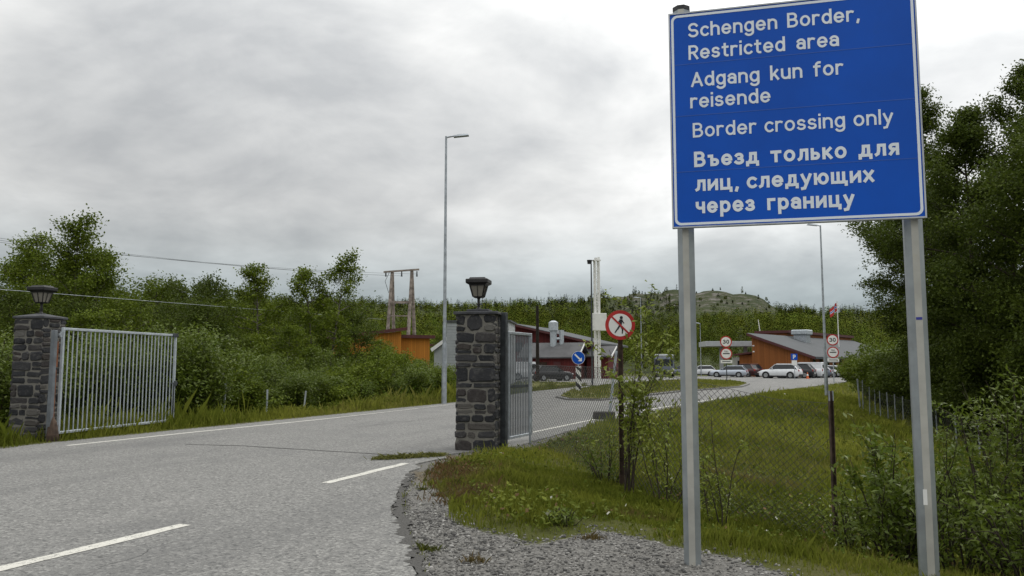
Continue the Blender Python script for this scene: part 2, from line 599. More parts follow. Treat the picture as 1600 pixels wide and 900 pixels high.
def ground_h(P, with_asph=True):
    P = np.asarray(P, float)
    X, Y = P[:, 0], P[:, 1]
    s = line_side(P, RIGHT)
    s0 = np.interp(Y, [-10, 5.6, 6.4, 8, 10, 12, 15, 18, 50, 100], [7.5, 7.2, 6.3, 4.3, 2.4, 1.7, 1.3, 1.2, 1.0, 1.0])
    tt = np.maximum(s - s0, 0)
    d = 0.19 * tt - 0.19 * 0.5 * (1 - np.exp(-tt / 0.5))
    d = 2.1 * (1 - np.exp(-(d / 2.1) - 0.35 * (d / 2.1) ** 2))
    h = -np.maximum(d, 0)
    h += 1.9 * sstep(tt, 16, 60)                       # the wood beyond the ditch stands higher again
    h *= 1 - sstep(Y, 70, 110)
    sd = poly_sd(P, ASPH)
    left = (s < -2) & (sd > 0)
    h = np.where(left, -0.32 * sstep(sd, 0.4, 3.5) + 0.25 * sstep(sd, 6, 30), h)
    gr = poly_sd(P, GRAVEL)
    amp = 0.05 * sstep(sd, 0.2, 1.5) * sstep(gr, -0.1, 0.6)
    h = h + amp * wob(P, 0.8)
    h = h + 0.03 * sstep(gr, 0.05, 0.5) * (s > 0) * sstep(sd, 0.1, 0.6)
    if with_asph:
        h = h - 0.08 * sstep(-sd, 0.05, 0.5)
    return h


def gz(x, y):
    return float(ground_h(np.array([[x, y]]), False)[0])


def onground(px, Y):
    """the spot of the terrain at depth Y in the column of pixel px (near the horizon row)"""
    x = at(px, 600, Y).x
    return Vector((x, Y, gz(x, Y)))


# ------------------------------------------------------------------ ground sheet
t = NT('ground_soil_and_grass')
p = t.pos()
at_ = t.node('ShaderNodeAttribute', attribute_name='tint')
n1 = t.noise(p, 0.55, 5, 0.65)
n2 = t.noise(p, 7, 6, 0.7)
n3 = t.noise(p, 45, 4, 0.7)
gc = t.ramp(n1, [(0.3, (0.044, 0.052, 0.012)), (0.5, (0.070, 0.076, 0.018)), (0.7, (0.095, 0.080, 0.034))])
gc = t.mix(t.f(n2, 0.35, 0.75), gc, (0.060, 0.066, 0.014))
gc = t.mix(t.math('MULTIPLY', t.f(t.noise(p, 1.3, 4), 0.6, 0.75), 0.5), gc, (0.085, 0.058, 0.03))
vor = t.node('ShaderNodeTexVoronoi', {'Vector': p, 'Scale': 48.0, 'Randomness': 1.0})
vcol = t.node('ShaderNodeSeparateColor', {0: vor.outputs['Color']}).outputs[0]
vor2 = t.node('ShaderNodeTexVoronoi', {'Vector': p, 'Scale': 110.0, 'Randomness': 1.0})
vcol2 = t.node('ShaderNodeSeparateColor', {0: vor2.outputs['Color']}).outputs[0]
grv = t.mix(vcol, (0.06, 0.059, 0.056), (0.22, 0.213, 0.2))
grv = t.mix(t.math('MULTIPLY', vcol2, 0.45), grv, (0.17, 0.165, 0.15))
grv = t.mix(t.math('MULTIPLY', t.f(n2, 0.5, 0.75), 0.5), grv, (0.10, 0.09, 0.072))
sepa = t.node('ShaderNodeSeparateColor', {0: at_.outputs['Color']})
gm = t.f(t.math('ADD', sepa.outputs[0], t.math('MULTIPLY', t.math('SUBTRACT', n2, 0.5), 1.6)), 0.38, 0.62)
c = t.mix(gm, gc, grv)
brown = t.mix(n3, (0.075, 0.060, 0.036), (0.17, 0.145, 0.105))
bm_ = t.f(t.math('ADD', t.math('MULTIPLY', sepa.outputs[1], 0.85), t.math('MULTIPLY', t.math('SUBTRACT', n2, 0.5), 2.2)), 0.25, 0.75)
c = t.mix(bm_, c, brown)
hgt = t.math('ADD', t.math('MULTIPLY', vor.outputs['Distance'], 0.6), t.math('MULTIPLY', n3, 0.7))
M['ground'] = t.pbr(c, 0.95, 0, 0.15, t.bump(hgt, 0.7, 0.03))


def axis(lo, hi, fine, segs):
    v = list(np.arange(lo, hi + 1e-6, fine))
    st, x = fine, hi
    while x < 3000:
        st *= 1.17
        x += st
        v.append(x)
    st, x = fine, lo
    while x > -3000:
        st *= 1.17
        x -= st
        v.insert(0, x)
    return np.array(v)


xs = np.unique(np.concatenate([axis(-14, 24, 0.3, 0), np.arange(-2.4, 6.0, 0.12)]))
ys = np.unique(np.concatenate([axis(3.0, 56, 0.3, 0), np.arange(4.5, 15, 0.12)]))
GX, GY = np.meshgrid(xs, ys)
P = np.stack([GX.ravel(), GY.ravel()], 1)
H = ground_h(P)
H -= 1.0 * sstep(np.hypot(P[:, 0], P[:, 1]), 150, 220)
nx, ny = len(xs), len(ys)
ii = np.arange(nx * ny).reshape(ny, nx)
F = np.stack([ii[:-1, :-1].ravel(), ii[:-1, 1:].ravel(), ii[1:, 1:].ravel(), ii[1:, :-1].ravel()], 1)
gsd = poly_sd(P, GRAVEL)
asd = poly_sd(P, ASPH)
tint = np.zeros((len(P), 3))
tint[:, 0] = 1 - sstep(gsd + 0.16 * wob(P, 2.2), -0.28, 0.22)
tint[:, 0] = np.maximum(tint[:, 0], 0.75 * (1 - sstep(asd, 0.15, 0.5)))
BROWN = [(g2(695, 742), 0.85), (g2(742, 770), 0.5), (g2(1175, 705), 0.9), (g2(700, 715), 0.5), (g2(1000, 800), 0.3)]
for (bx, by), br in BROWN[:2] + BROWN[3:4]:
    tint[:, 1] = np.maximum(tint[:, 1], 1 - sstep(np.hypot(P[:, 0] - bx, P[:, 1] - by), br * 0.3, br * 1.2))
o = mesh_np('ground', np.column_stack([P, H]), F, M['ground'], None, tint, True)
tag(o, kind='structure')

# ------------------------------------------------------------------ asphalt
t = NT('worn_asphalt')
p = t.pos()
rot = t.mapping(p, (1, 1, 1), (0, 0, R(19)))
v1 = t.node('ShaderNodeTexVoronoi', {'Vector': p, 'Scale': 95.0}).outputs['Color']
v1 = t.node('ShaderNodeSeparateColor', {0: v1}).outputs[0]
v2 = t.node('ShaderNodeTexVoronoi', {'Vector': p, 'Scale': 38.0})
v2c = t.node('ShaderNodeSeparateColor', {0: v2.outputs['Color']}).outputs[0]
c = t.mix(v1, (0.118, 0.117, 0.112), (0.215, 0.213, 0.202))
c = t.mix(t.math('MULTIPLY', t.math('GREATER_THAN', v2c, 0.84), 0.45), c, (0.34, 0.335, 0.315))
c = t.mix(t.math('MULTIPLY', t.math('LESS_THAN', v2c, 0.14), 0.55), c, (0.045, 0.045, 0.045))
st = t.noise(t.mapping(rot, (0.5, 0.045, 1)), 1.0, 4, 0.6)            # bands along the wheel tracks
c = t.mix(t.math('MULTIPLY', t.f(st, 0.50, 0.70), 0.36), c, (0.075, 0.075, 0.076))
c = t.mix(t.math('MULTIPLY', t.f(st, 0.48, 0.30), 0.25), c, (0.25, 0.245, 0.235))
pt = t.noise(p, 0.45, 5, 0.65)
c = t.mix(t.math('MULTIPLY', t.f(pt, 0.5, 0.72), 0.45), c, (0.10, 0.10, 0.10))
sp = t.noise(p, 2.6, 6, 0.75)
c = t.mix(t.math('MULTIPLY', t.f(sp, 0.60, 0.78), 0.5), c, (0.075, 0.073, 0.07))
vb = t.node('ShaderNodeTexVoronoi', {'Vector': t.mapping(p, (1, 1, 1)), 'Scale': 2.1, 'Randomness': 1.0}, feature='F1')
spot = t.math('LESS_THAN', vb.outputs['Distance'], 0.045)
c = t.mix(t.math('MULTIPLY', spot, 0.8), c, (0.03, 0.03, 0.03))
# long thin cracks
vc = t.node('ShaderNodeTexVoronoi', {'Vector': t.mix(0.12, t.mapping(rot, (0.42, 0.16, 1)), t.node('ShaderNodeTexNoise', {'Vector': p, 'Scale': 1.6, 'Detail': 6.0}).outputs['Color']), 'Scale': 1.0}, feature='DISTANCE_TO_EDGE')
crk = t.math('MULTIPLY', t.math('LESS_THAN', vc.outputs['Distance'], 0.0025), t.f(t.noise(p, 0.35, 2), 0.55, 0.65))
c = t.mix(t.math('MULTIPLY', crk, 0.75), c, (0.03, 0.03, 0.03))
M['asphalt'] = t.pbr(c, 0.82, 0, 0.3, t.bump(t.math('ADD', v2.outputs['Distance'], t.math('MULTIPLY', v1, 0.5)), 0.35, 0.01))

# edge of the sheet gets a ragged outline
rng = np.random.RandomState(3)


def ragged(poly, step=0.35, amp=0.05, far=40):
    out = []
    n = len(poly)
    for i in range(n):
        a, b = np.array(poly[i]), np.array(poly[(i + 1) % n])
        L = np.hypot(*(b - a))
        near = max(min(np.hypot(*a), np.hypot(*b)), 1)
        k = 1 if near > far else int(max(1, min(60, L / (step * max(1, near / 12)))))
        nrm = np.array([-(b - a)[1], (b - a)[0]]) / max(L, 1e-6)
        for j in range(k):
            q = a + (b - a) * j / k
            if k > 1: q = q + nrm * rng.normal(0, amp)
            out.append(tuple(q))
    return out


def sheet(name, poly, z, mat, skirt=0.05, kind='structure', parent=None):
    bm = bmesh.new()
    vs = [bm.verts.new((x, y, z)) for x, y in poly]
    f_ = bm.faces.new(vs)
    f_.normal_update()
    if f_.normal.z < 0: f_.normal_flip()
    if skirt:
        ed = f_.edges[:]
        r_ = bmesh.ops.extrude_edge_only(bm, edges=ed)
        for v in [g_ for g_ in r_['geom'] if isinstance(g_, bmesh.types.BMVert)]:
            v.co.z -= skirt
    bmesh.ops.triangulate(bm, faces=[f_])
    me = bpy.data.meshes.new(name)
    bm.to_mesh(me)
    bm.free()
    o_ = link_mesh(name, me, mat, parent)
    if kind: tag(o_, kind=kind)
    return o_


ROADZ = 0.02
sheet('road', ragged(ASPH), ROADZ, M['asphalt'], 0.09)

# painted lines
t = NT('worn_road_paint')
p = t.pos()
n_ = t.noise(p, 26, 5, 0.75)
v_ = t.node('ShaderNodeSeparateColor', {0: t.node('ShaderNodeTexVoronoi', {'Vector': p, 'Scale': 95.0}).outputs['Color']}).outputs[0]
c = t.mix(t.noise(p, 3, 3), (0.47, 0.46, 0.41), (0.60, 0.59, 0.54))
wear = t.math('ADD', n_, t.math('MULTIPLY', v_, 0.2))
c = t.mix(t.f(wear, 0.66, 0.74), c, (0.20, 0.195, 0.18))
M['road_paint'] = t.pbr(c, 0.7, 0, 0.3)


def strip(pts, w, z=ROADZ + 0.004, mat=None, jag=0.006, name='road_marking', taper=False, step=0.25):
    rr = np.random.RandomState(len(pts) + int(w * 1000))
    L_, Rr = [], []
    dense = []
    for a, b in zip(pts[:-1], pts[1:]):
        a, b = np.array(a), np.array(b)
        k = max(2, int(np.hypot(*(b - a)) / step))
        dense += [a + (b - a) * j / k for j in range(k)]
    dense.append(np.array(pts[-1]))
    for i, q in enumerate(dense):
        d_ = dense[min(i + 1, len(dense) - 1)] - dense[max(i - 1, 0)]
        nr = np.array([-d_[1], d_[0]]) / max(np.hypot(*d_), 1e-9)
        ww = w / 2
        if taper: ww *= 1 - i / len(dense) * 0.6
        L_.append(q + nr * (ww + rr.normal(0, jag)))
        Rr.append(q - nr * (ww + rr.normal(0, jag)))
    V = [(*q, z) for q in L_] + [(*q, z) for q in Rr]
    n = len(dense)
    F_ = [(n + i, n + i + 1, i + 1, i) for i in range(n - 1)]
    return tag(mesh_np(name, V, F_, mat or M['road_paint']), kind='structure')


strip([g2(105, 698), g2(300, 677), g2(510, 655.5)], 0.13)
strip([g2(510, 655.5), g2(640, 640.5), g2(712, 632)], 0.10, taper=True)
strip([g2(-130, 925), g2(0, 893.5), g2(289, 823)], 0.15)
strip([g2(509, 757.5), g2(634, 726)], 0.15)
strip([g2(786, 687), g2(850, 673), g2(935, 655), g2(1000, 643), g2(1060, 633.5), g2(1130, 622)], 0.13)
t = NT('dark_road_seam')
M['seam'] = t.pbr(t.mix(t.noise(t.pos(), 20, 4), (0.03, 0.03, 0.03), (0.075, 0.075, 0.07)), 0.9, 0, 0.2)
strip([g2(290, 696), g2(380, 698.5), g2(470, 704), g2(560, 709.5), g2(645, 715)], 0.05, mat=M['seam'], jag=0.008, name='road_seam')
# a long dark patch of newer surface along the bend
strip([g2(545, 668), g2(600, 662), g2(660, 655), g2(715, 648)], 0.55, z=ROADZ + 0.003, mat=M['asphalt'], jag=0.03, name='road_patch')

# crumbled dark rim between asphalt and gravel
rim_pts = [g2(640, 742), g2(627, 768), g2(624, 800), g2(633, 835), g2(647, 868), g2(660, 905)]
t = NT('crumbled_asphalt_rim')
M['rim_dark'] = t.pbr(t.mix(t.noise(t.pos(), 34, 5, 0.8), (0.02, 0.02, 0.02), (0.16, 0.155, 0.145)), 0.95, 0, 0.2, t.bump(t.noise(t.pos(), 50, 4), 0.9, 0.03))
strip(rim_pts, 0.10, z=ROADZ + 0.002, mat=M['rim_dark'], jag=0.028, name='road_edge', step=0.05)

# grassy island with a kerb
isl = ragged(ISLAND, 0.8, 0.03, 100)
sheet('island_kerb', isl, 0.10, M['asphalt'], 0.12)
cx, cy = np.mean([q[0] for q in isl]), np.mean([q[1] for q in isl])
t = NT('island_turf')
p = t.pos()
n_ = t.noise(p, 1.0, 5, 0.65)
M['turf'] = t.pbr(t.mix(t.f(n_, 0.3, 0.7), t.mix(t.noise(p, 9, 4), (0.075, 0.095, 0.02), (0.13, 0.14, 0.035)), (0.15, 0.135, 0.05)), 0.95, 0, 0.1, t.bump(t.noise(p, 14, 4), 0.8, 0.05))


def shrink(poly, d):
    pts = np.array(poly)
    out = []
    n = len(pts)
    for i in range(n):
        a, b, c_ = pts[i - 1], pts[i], pts[(i + 1) % n]
        e1, e2 = (b - a), (c_ - b)
        n1_ = np.array([-e1[1], e1[0]]) / np.hypot(*e1)
        n2_ = np.array([-e2[1], e2[0]]) / np.hypot(*e2)
        v = n1_ + n2_
        out.append(b + v / max(np.hypot(*v), 0.2) * d)
    return [tuple(q) for q in out]


sheet('island_lawn', shrink(ISLAND, 0.25), 0.14, M['turf'], 0.05)
# grass strip between the road and the parking area on the left
sheet('verge_lawn', [(q[0], q[1]) for q in [g2(838, 609), g2(884, 605), g2(905, 602), g2(905, 597.5), (2.0, 72), (-6, 76), (-8, 60), (-5, 45)]], 0.06, M['turf'], 0.10)

# ------------------------------------------------------------------ hills
AZ = np.array([-75, -40, -32.6, -21.8, -10.9, -4.6, 0, 4.6, 7.3, 10, 11.8, 14.8, 16.7, 17.6, 18.4, 20, 23, 32, 50, 75])
PYT = np.array([492, 485, 480, 472, 474, 480, 478, 472, 464, 457, 453, 454, 460, 468, 483, 488, 490, 494, 500, 505])
ELT = (570 - PYT) / FPX
RID = 560.0


def hill_h(r, az):
    el = np.interp(az, AZ, ELT) * np.cos(np.radians(az))
    el = el * (1 + 0.015 * np.sin(az * 2.3) + 0.01 * np.sin(az * 5.1 + 1))
    tt = np.clip((r - 135) / (RID - 135), 0, 1)
    prof = 0.22 * tt + 0.78 * tt ** 1.75
    h = prof * (RID * el + 1.6)
    back = sstep(r, RID + 30, 1500)
    k = np.exp(-((r - 330) / 90) ** 2) * 3 * np.sin(az * 0.35 + 1)
    return h * (1 - 0.8 * back) + k * (tt > 0) * sstep(r, 150, 220) - 0.9 * (1 - sstep(r, 135, 175))


rr_ = np.concatenate([np.linspace(132, 620, 90), np.geomspace(640, 2600, 30)])
aa_ = np.linspace(-75, 75, 301)
RR, AA = np.meshgrid(rr_, aa_)
HX, HY = RR * np.sin(np.radians(AA)), RR * np.cos(np.radians(AA))
HH = hill_h(RR.ravel(), AA.ravel())
knob = sstep(AA.ravel(), 6.5, 8.5) * (1 - sstep(AA.ravel(), 17.6, 18.6)) * sstep(RR.ravel(), 400, 470)
rsn = np.random.RandomState(8)
HH = HH + knob * (wob(np.stack([HX.ravel(), HY.ravel()], 1), 0.03) * 2.0 + rsn.normal(0, 0.35, len(HH)))
ii = np.arange(RR.size).reshape(RR.shape)
F = np.stack([ii[:-1, :-1].ravel(), ii[:-1, 1:].ravel(), ii[1:, 1:].ravel(), ii[1:, :-1].ravel()], 1)[:, ::-1]
t = NT('hill_heath_and_rock')
p = t.pos()
at_ = t.node('ShaderNodeAttribute', attribute_name='tint')
kn = t.node('ShaderNodeSeparateColor', {0: at_.outputs['Color']}).outputs[0]
wood = t.mix(t.noise(p, 0.05, 5), (0.030, 0.042, 0.012), (0.055, 0.065, 0.018))
rk = t.ramp(t.noise(t.mapping(p, (1, 1, 2.2)), 0.11, 7, 0.72), [(0.44, (0.024, 0.034, 0.010)), (0.52, (0.044, 0.050, 0.020)), (0.57, (0.080, 0.074, 0.060)), (0.64, (0.145, 0.138, 0.125))])
M['hill'] = t.pbr(t.mix(kn, wood, rk), 0.95, 0, 0.15, t.bump(t.noise(p, 0.3, 6, 0.7), 0.8, 1.0))
o = mesh_np('hill', np.column_stack([HX.ravel(), HY.ravel(), HH]), F, M['hill'], None, np.repeat(knob[:, None], 3, 1), True)
tag(o, kind='structure')

# ------------------------------------------------------------------ leaves and trees
def leaf_quads(P, size, rs, aspect=0.55, up=0.35, droop=None, fold=0.0, out=None):
    """a leaf at every point: returns vertices and quads (rhombus with a soft tip)"""
    n = len(P)
    nrm = rs.normal(0, 1, (n, 3))
    nrm[:, 2] = np.abs(nrm[:, 2]) + up
    if out is not None: nrm = nrm * 0.45 + out
    nrm /= np.linalg.norm(nrm, axis=1)[:, None]
    ref = rs.normal(0, 1, (n, 3))
    if droop is not None: ref = ref * 0.6 + droop
    u = ref - (ref * nrm).sum(1)[:, None] * nrm
    u /= np.maximum(np.linalg.norm(u, axis=1), 1e-6)[:, None]
    v = np.cross(nrm, u)
    s = np.broadcast_to(np.asarray(size, float), (n,))[:, None] * rs.uniform(0.7, 1.3, (n, 1))
    V = np.empty((n, 4, 3))
    V[:, 0] = P - u * s * 0.5
    V[:, 1] = P + v * s * aspect * 0.5 - u * s * 0.05 + nrm * s * fold
    V[:, 2] = P + u * s * 0.5
    V[:, 3] = P - v * s * aspect * 0.5 - u * s * 0.05 + nrm * s * fold
    F = np.arange(n * 4).reshape(n, 4)
    return V.reshape(-1, 3), F


class Plant:
    """branches as tubes plus leaf anchors; build() makes two meshes"""

    def __init__(s, seed):
        s.rs = np.random.RandomState(seed)
        s.wood = MB()
        s.anch = []

    def branch(s, a, d, L, r0, r1, n=5, grav=0.0, wig=0.12, sides=5):
        pts = [np.array(a, float)]
        d = np.array(d, float)
        d /= np.linalg.norm(d)
        for i in range(n):
            d = d + s.rs.normal(0, wig, 3) + np.array([0, 0, grav])
            d /= np.linalg.norm(d)
            pts.append(pts[-1] + d * L / n)
        rad = list(np.linspace(r0, r1, n + 1))
        s.wood.tube([tuple(q) for q in pts], rad, sides, caps=False)
        return pts

    def build(s, names, leaf, size, mats, parent, per=8, spread=0.25, aspect=0.6, up=0.35, droop=None, fold=0.0, mesh_only=False):
        A = np.array(s.anch)
        P = np.repeat(A, per, 0) + s.rs.normal(0, 1, (len(A) * per, 3)) * spread * np.array([1, 1, 0.8])
        V, F = leaf_quads(P, size, s.rs, aspect, up, droop, fold)
        w = s.wood.build(names[0], mats[0], parent, True, fix=False)
        c = mesh_np(names[1], V, F, mats[1], parent)
        return w, c


def along(pts, f0, f1, n, rs):
    out = []
    m = len(pts) - 1
    for f in rs.uniform(f0, f1, n):
        x = f * m
        i = min(int(x), m - 1)
        out.append(pts[i] + (pts[i + 1] - pts[i]) * (x - i))
    return out


def tree(name, label, h, crown_r, base, mats, loc=(0, 0, 0), seed=1, limbs=22, sub=5, per=8, leaf=0.16, spread=0.24, anchors=4,
         shape='birch', trunks=1, group=None, grav=-0.05, cat='tree', trunk_r=None, lean=0.05, tilt=0.16):
    """tapered trunk with limbs and twigs; the crown is thousands of leaf-sized faces round the twigs"""
    pl = Plant(seed)
    rs = pl.rs
    tr = trunk_r or h * 0.013
    for k in range(trunks):
        d = np.array([rs.normal(0, lean), rs.normal(0, lean), 1.0])
        off = np.zeros(3)
        hk = h * (1 if k == 0 else rs.uniform(0.78, 0.97))
        if trunks > 1:
            a_ = k * 2.4 + seed
            d[:2] += tilt * np.array([math.cos(a_), math.sin(a_)])
            off[:2] = 0.18 * np.array([math.cos(a_), math.sin(a_)])
        tp = pl.branch(off + np.array([0, 0, -0.15]), d, hk + 0.15, tr * (1 if trunks == 1 else 0.75), 0.012, 9, 0.02, 0.035, 7)
        nl = max(5, limbs // trunks)
        for i in range(nl):
            f = base + (0.97 - base) * (i + rs.uniform(0, 1)) / nl
            q = along(tp, f, f + 1e-4, 1, rs)[0]
            rel = (f - base) / (1 - base)
            if shape == 'birch':
                prof = (0.55 + 0.9 * rel) if rel < 0.35 else 1.08 * (1 - (rel - 0.35) / 0.65) ** 0.75 + 0.10
                upd = 0.45 + 0.75 * rel
            elif shape == 'cone':
                prof = 1.0 * (1 - rel) ** 0.9 + 0.06
                upd = 0.15
            else:
                prof = math.sqrt(max(0.04, 1 - (2 * rel - 0.85) ** 2 / 1.4))
                upd = 0.3 + 0.8 * rel
            L = crown_r * prof * rs.uniform(0.6, 1.2) / (1.0 if trunks == 1 else 1.25)
            a_ = i * 2.399 + rs.uniform(-0.5, 0.5)
            dd = np.array([math.cos(a_), math.sin(a_), upd + rs.normal(0, 0.12)])
            lp = pl.branch(q, dd, L, tr * 0.42 * (1 - 0.6 * rel), 0.008, 4, grav, 0.12, 4)
            pl.anch += along(lp, 0.35, 1.0, max(2, int(anchors * L * 0.8)), rs)
            for j in range(sub):
                sp = along(lp, 0.3, 1.0, 1, rs)[0]
                sd2 = dd / np.linalg.norm(dd) + rs.normal(0, 0.6, 3)
                bp = pl.branch(sp, sd2, L * rs.uniform(0.25, 0.5), 0.012, 0.004, 2, grav * 1.5, 0.15, 3)
                pl.anch += along(bp, 0.25, 1.0, anchors, rs)
    root = empty(name, loc)
    tag(root, label, cat, group)
    pl.build(('trunk', 'crown'), None, leaf, mats, root, per, spread, 0.62, 0.3, np.array([0, 0, -0.25]))
    return root


def bush(name, label, h, r, mats, loc=(0, 0, 0), seed=1, stems=14, per=6, leaf=0.07, spread=0.07, anchors=9, aspect=0.42, group=None, cat='bush',
         f0=0.25, fold=0.06, up=0.4, sub=3, thick=1.0, parts=('stems', 'foliage'), spray=0.75, grav=0.03):
    pl = Plant(seed)
    rs = pl.rs
    for k in range(stems):
        a_ = k * 2.399 + rs.uniform(-0.4, 0.4)
        rad = r * math.sqrt((k + 0.5) / stems)
        tip = np.array([math.cos(a_) * rad, math.sin(a_) * rad, h * rs.uniform(0.6, 1.0) * (1 - 0.35 * (rad / r) ** 2)])
        b0 = np.array([math.cos(a_) * rad * 0.22, math.sin(a_) * rad * 0.22, -0.08])
        d = tip - b0
        L = np.linalg.norm(d)
        sp = pl.branch(b0, d, L, (0.006 + 0.006 * h) * thick, 0.003, 5, grav, 0.09, 4)
        pl.anch += along(sp, f0, 1.0, max(3, int(anchors * L)), rs)
        for j in range(sub):
            q = along(sp, 0.3, 0.92, 1, rs)[0]
            d2 = d / L + rs.normal(0, spray, 3)
            bp = pl.branch(q, d2, L * rs.uniform(0.18, 0.38), 0.005, 0.002, 3, grav, 0.1, 3)
            pl.anch += along(bp, 0.15, 1.0, max(3, int(anchors * L * 0.35)), rs)
    root = empty(name, loc)
    tag(root, label, cat, group)
    pl.build(parts, None, leaf, mats, root, per, spread, aspect, up, np.array([0, 0, 0.35]), fold)
    return root


BARK_B, BARK_D = M['bark_birch'], M['bark_dark']

# ------------------------------------------------------------------ the far forest on the hill (one mass)
rs = np.random.RandomState(21)


def crown_cloud(rs, n, h, r, kind):
    """leaf clumps of one far tree, unit: metres, base at 0"""
    if kind == 'pine':
        z = rs.uniform(0.12, 1.0, n)
        rad = r * (1 - z) ** 0.8 * rs.uniform(0.4, 1.0, n) + 0.06 * r
    else:
        z = rs.uniform(0.1, 1.0, n)
        rad = r * np.sqrt(np.clip(1 - (z - 0.45) ** 2 / 0.33, 0.02, 1)) * rs.uniform(0.55, 1.05, n)
    a_ = rs.uniform(0, 6.283, n)
    return np.stack([np.cos(a_) * rad, np.sin(a_) * rad, z * h], 1)


NT_ = 10500
rad = np.sqrt(rs.uniform(0, 1, NT_ * 2)) ** 1.0 * (RID + 15 - 140) + 140
az = rs.uniform(-42, 42, NT_ * 2)
# keep fewer of the far ones, none on the bare knob
keep = rs.uniform(0, 1, NT_ * 2) < np.clip(1.05 - rad / 640, 0.24, 1)
kb = (az > 6.8) & (az < 18.3) & (rad > 395)
keep &= ~(kb & (rs.uniform(0, 1, NT_ * 2) > 0.10 + 0.45 * (az < 12.0)))
rad, az = rad[keep], az[keep]
# a tight row along the skyline
ra2 = rs.uniform(RID - 40, RID + 12, 900)
az2 = rs.uniform(-42, 42, 900)
k2 = ~((az2 > 6.6) & (az2 < 18.4))
rad, az = np.concatenate([rad, ra2[k2]]), np.concatenate([az, az2[k2]])
fx, fy = rad * np.sin(np.radians(az)), rad * np.cos(np.radians(az))
fz = hill_h(rad, az)
patch = np.clip(wob(np.stack([fx, fy], 1), 0.035), -1, 1)
Vs, Cs = [], []
for i in range(len(rad)):
    skyl = rad[i] > RID - 90
    pine = rs.uniform() < (0.38 if skyl else 0.08)
    near = rad[i] < 260
    h = rs.uniform(3.2, 7.6) * (0.8 if rad[i] > 450 else 1)
    if pine: h *= 1.15 if not skyl else rs.uniform(1.0, 1.6)
    r = h * (rs.uniform(0.15, 0.22) if pine else rs.uniform(0.34, 0.52))
    if 6.8 < az[i] < 18.3 and rad[i] > 395:
        k_ = 0.5 if az[i] > 12 else 0.75
        h *= k_; r *= k_
        pine = rs.uniform() < .6
    d_ = rad[i]
    n = 700 if d_ < 190 else (420 if d_ < 260 else (170 if d_ < 400 else 75))
    ls = 0.21 if d_ < 190 else (0.28 if d_ < 260 else (0.44 if d_ < 400 else 0.68))
    q = crown_cloud(rs, n, h, r, 'pine' if pine else 'b')
    ov = q - np.array([0, 0, h * .35])
    ov[:, 2] *= .8
    ov /= np.maximum(np.linalg.norm(ov, axis=1), .1)[:, None]
    ov[:, 2] += .25
    q += np.array([fx[i], fy[i], fz[i] - 0.2])
    V, F = leaf_quads(q, ls * (0.8 if pine else 1), rs, 0.8, 0.5, None, 0.0, ov * 1.2)
    base = np.array([0.030, 0.040, 0.018]) if pine else np.array([0.108, 0.134, 0.022]) * (0.85 + 0.4 * patch[i]) * rs.choice([0.55, 0.8, 1.0, 1.3], p=[.2, .3, .3, .2]) * rs.uniform(.88, 1.12) * np.array([rs.uniform(0.85, 1.15), 1, rs.uniform(0.8, 1.2)])
    Vs.append(V)
    Cs.append(np.broadcast_to(base, V.shape))
V = np.concatenate(Vs)
o = mesh_np('forest', V, np.arange(len(V)).reshape(-1, 4), M['leaf_tint'], None, np.concatenate(Cs))
tag(o, 'green birch forest with scattered dark pines covering the long hillside', 'forest', kind='stuff')
del Vs, Cs, V

# ------------------------------------------------------------------ trees in the wood on the left, each a thing
PB, PD, PW = (BARK_B, M['leaf_birch']), (BARK_D, M['leaf_dark']), (BARK_D, M['leaf_willow'])


def put(tree_root, px, Y, sc=1.0, rz=0.0):
    q = onground(px, Y)
    tree_root.location = q
    tree_root.rotation_euler = (0, 0, rz)
    tree_root.scale = (sc, sc, sc)
    return tree_root


def h_for(py_top, px, Y):
    """height a tree at depth Y needs for its top to reach pixel row py_top"""
    return at(px, py_top, Y).z - gz(at(px, 600, Y).x, Y)


tl = 'tree'
t1 = tree('birch_tree', 'tallest dense green birch above the lantern of the far gate pillar', h_for(350, 125, 34), 2.3, 0.14, PB, tilt=0.07, seed=11, limbs=44, sub=6, per=22, leaf=0.115, spread=0.24, trunks=2)
put(t1, 125, 34)
t2 = tree('birch_tree', 'lighter tree with forked top at the far left edge, over the far pillar', h_for(366, 35, 38), 1.8, 0.15, PB, tilt=0.07, seed=12, limbs=36, sub=5, per=18, leaf=0.115, spread=0.24, trunks=2)
put(t2, 38, 38)
t3 = tree('birch_tree', 'two-topped birch with airy crown standing in front of the ochre house', h_for(394, 505, 40), 2.1, 0.30, PB, seed=14, limbs=34, sub=5, per=15, leaf=0.125, spread=0.19, trunks=2, lean=0.06)
put(t3, 503, 40)
t4 = tree('birch_tree', 'slender thin-leaved birch left of the two-topped birch', h_for(418, 412, 39), 1.6, 0.28, PB, seed=15, limbs=26, sub=4, per=13, leaf=0.12, spread=0.17)
put(t4, 410, 39)
protos = [tree('birch_tree', None, 6.0, 2.0, 0.12, PB, seed=31 + k, limbs=26, sub=5, per=15, leaf=0.12, spread=0.22, shape='round' if k % 2 else 'birch') for k in range(4)]
protos += [tree('alder_tree', None, 5.6, 2.1, 0.10, PD, seed=41 + k, limbs=26, sub=5, per=15, leaf=0.12, spread=0.22, shape='round') for k in range(2)]
spots = []
rs = np.random.RandomState(77)
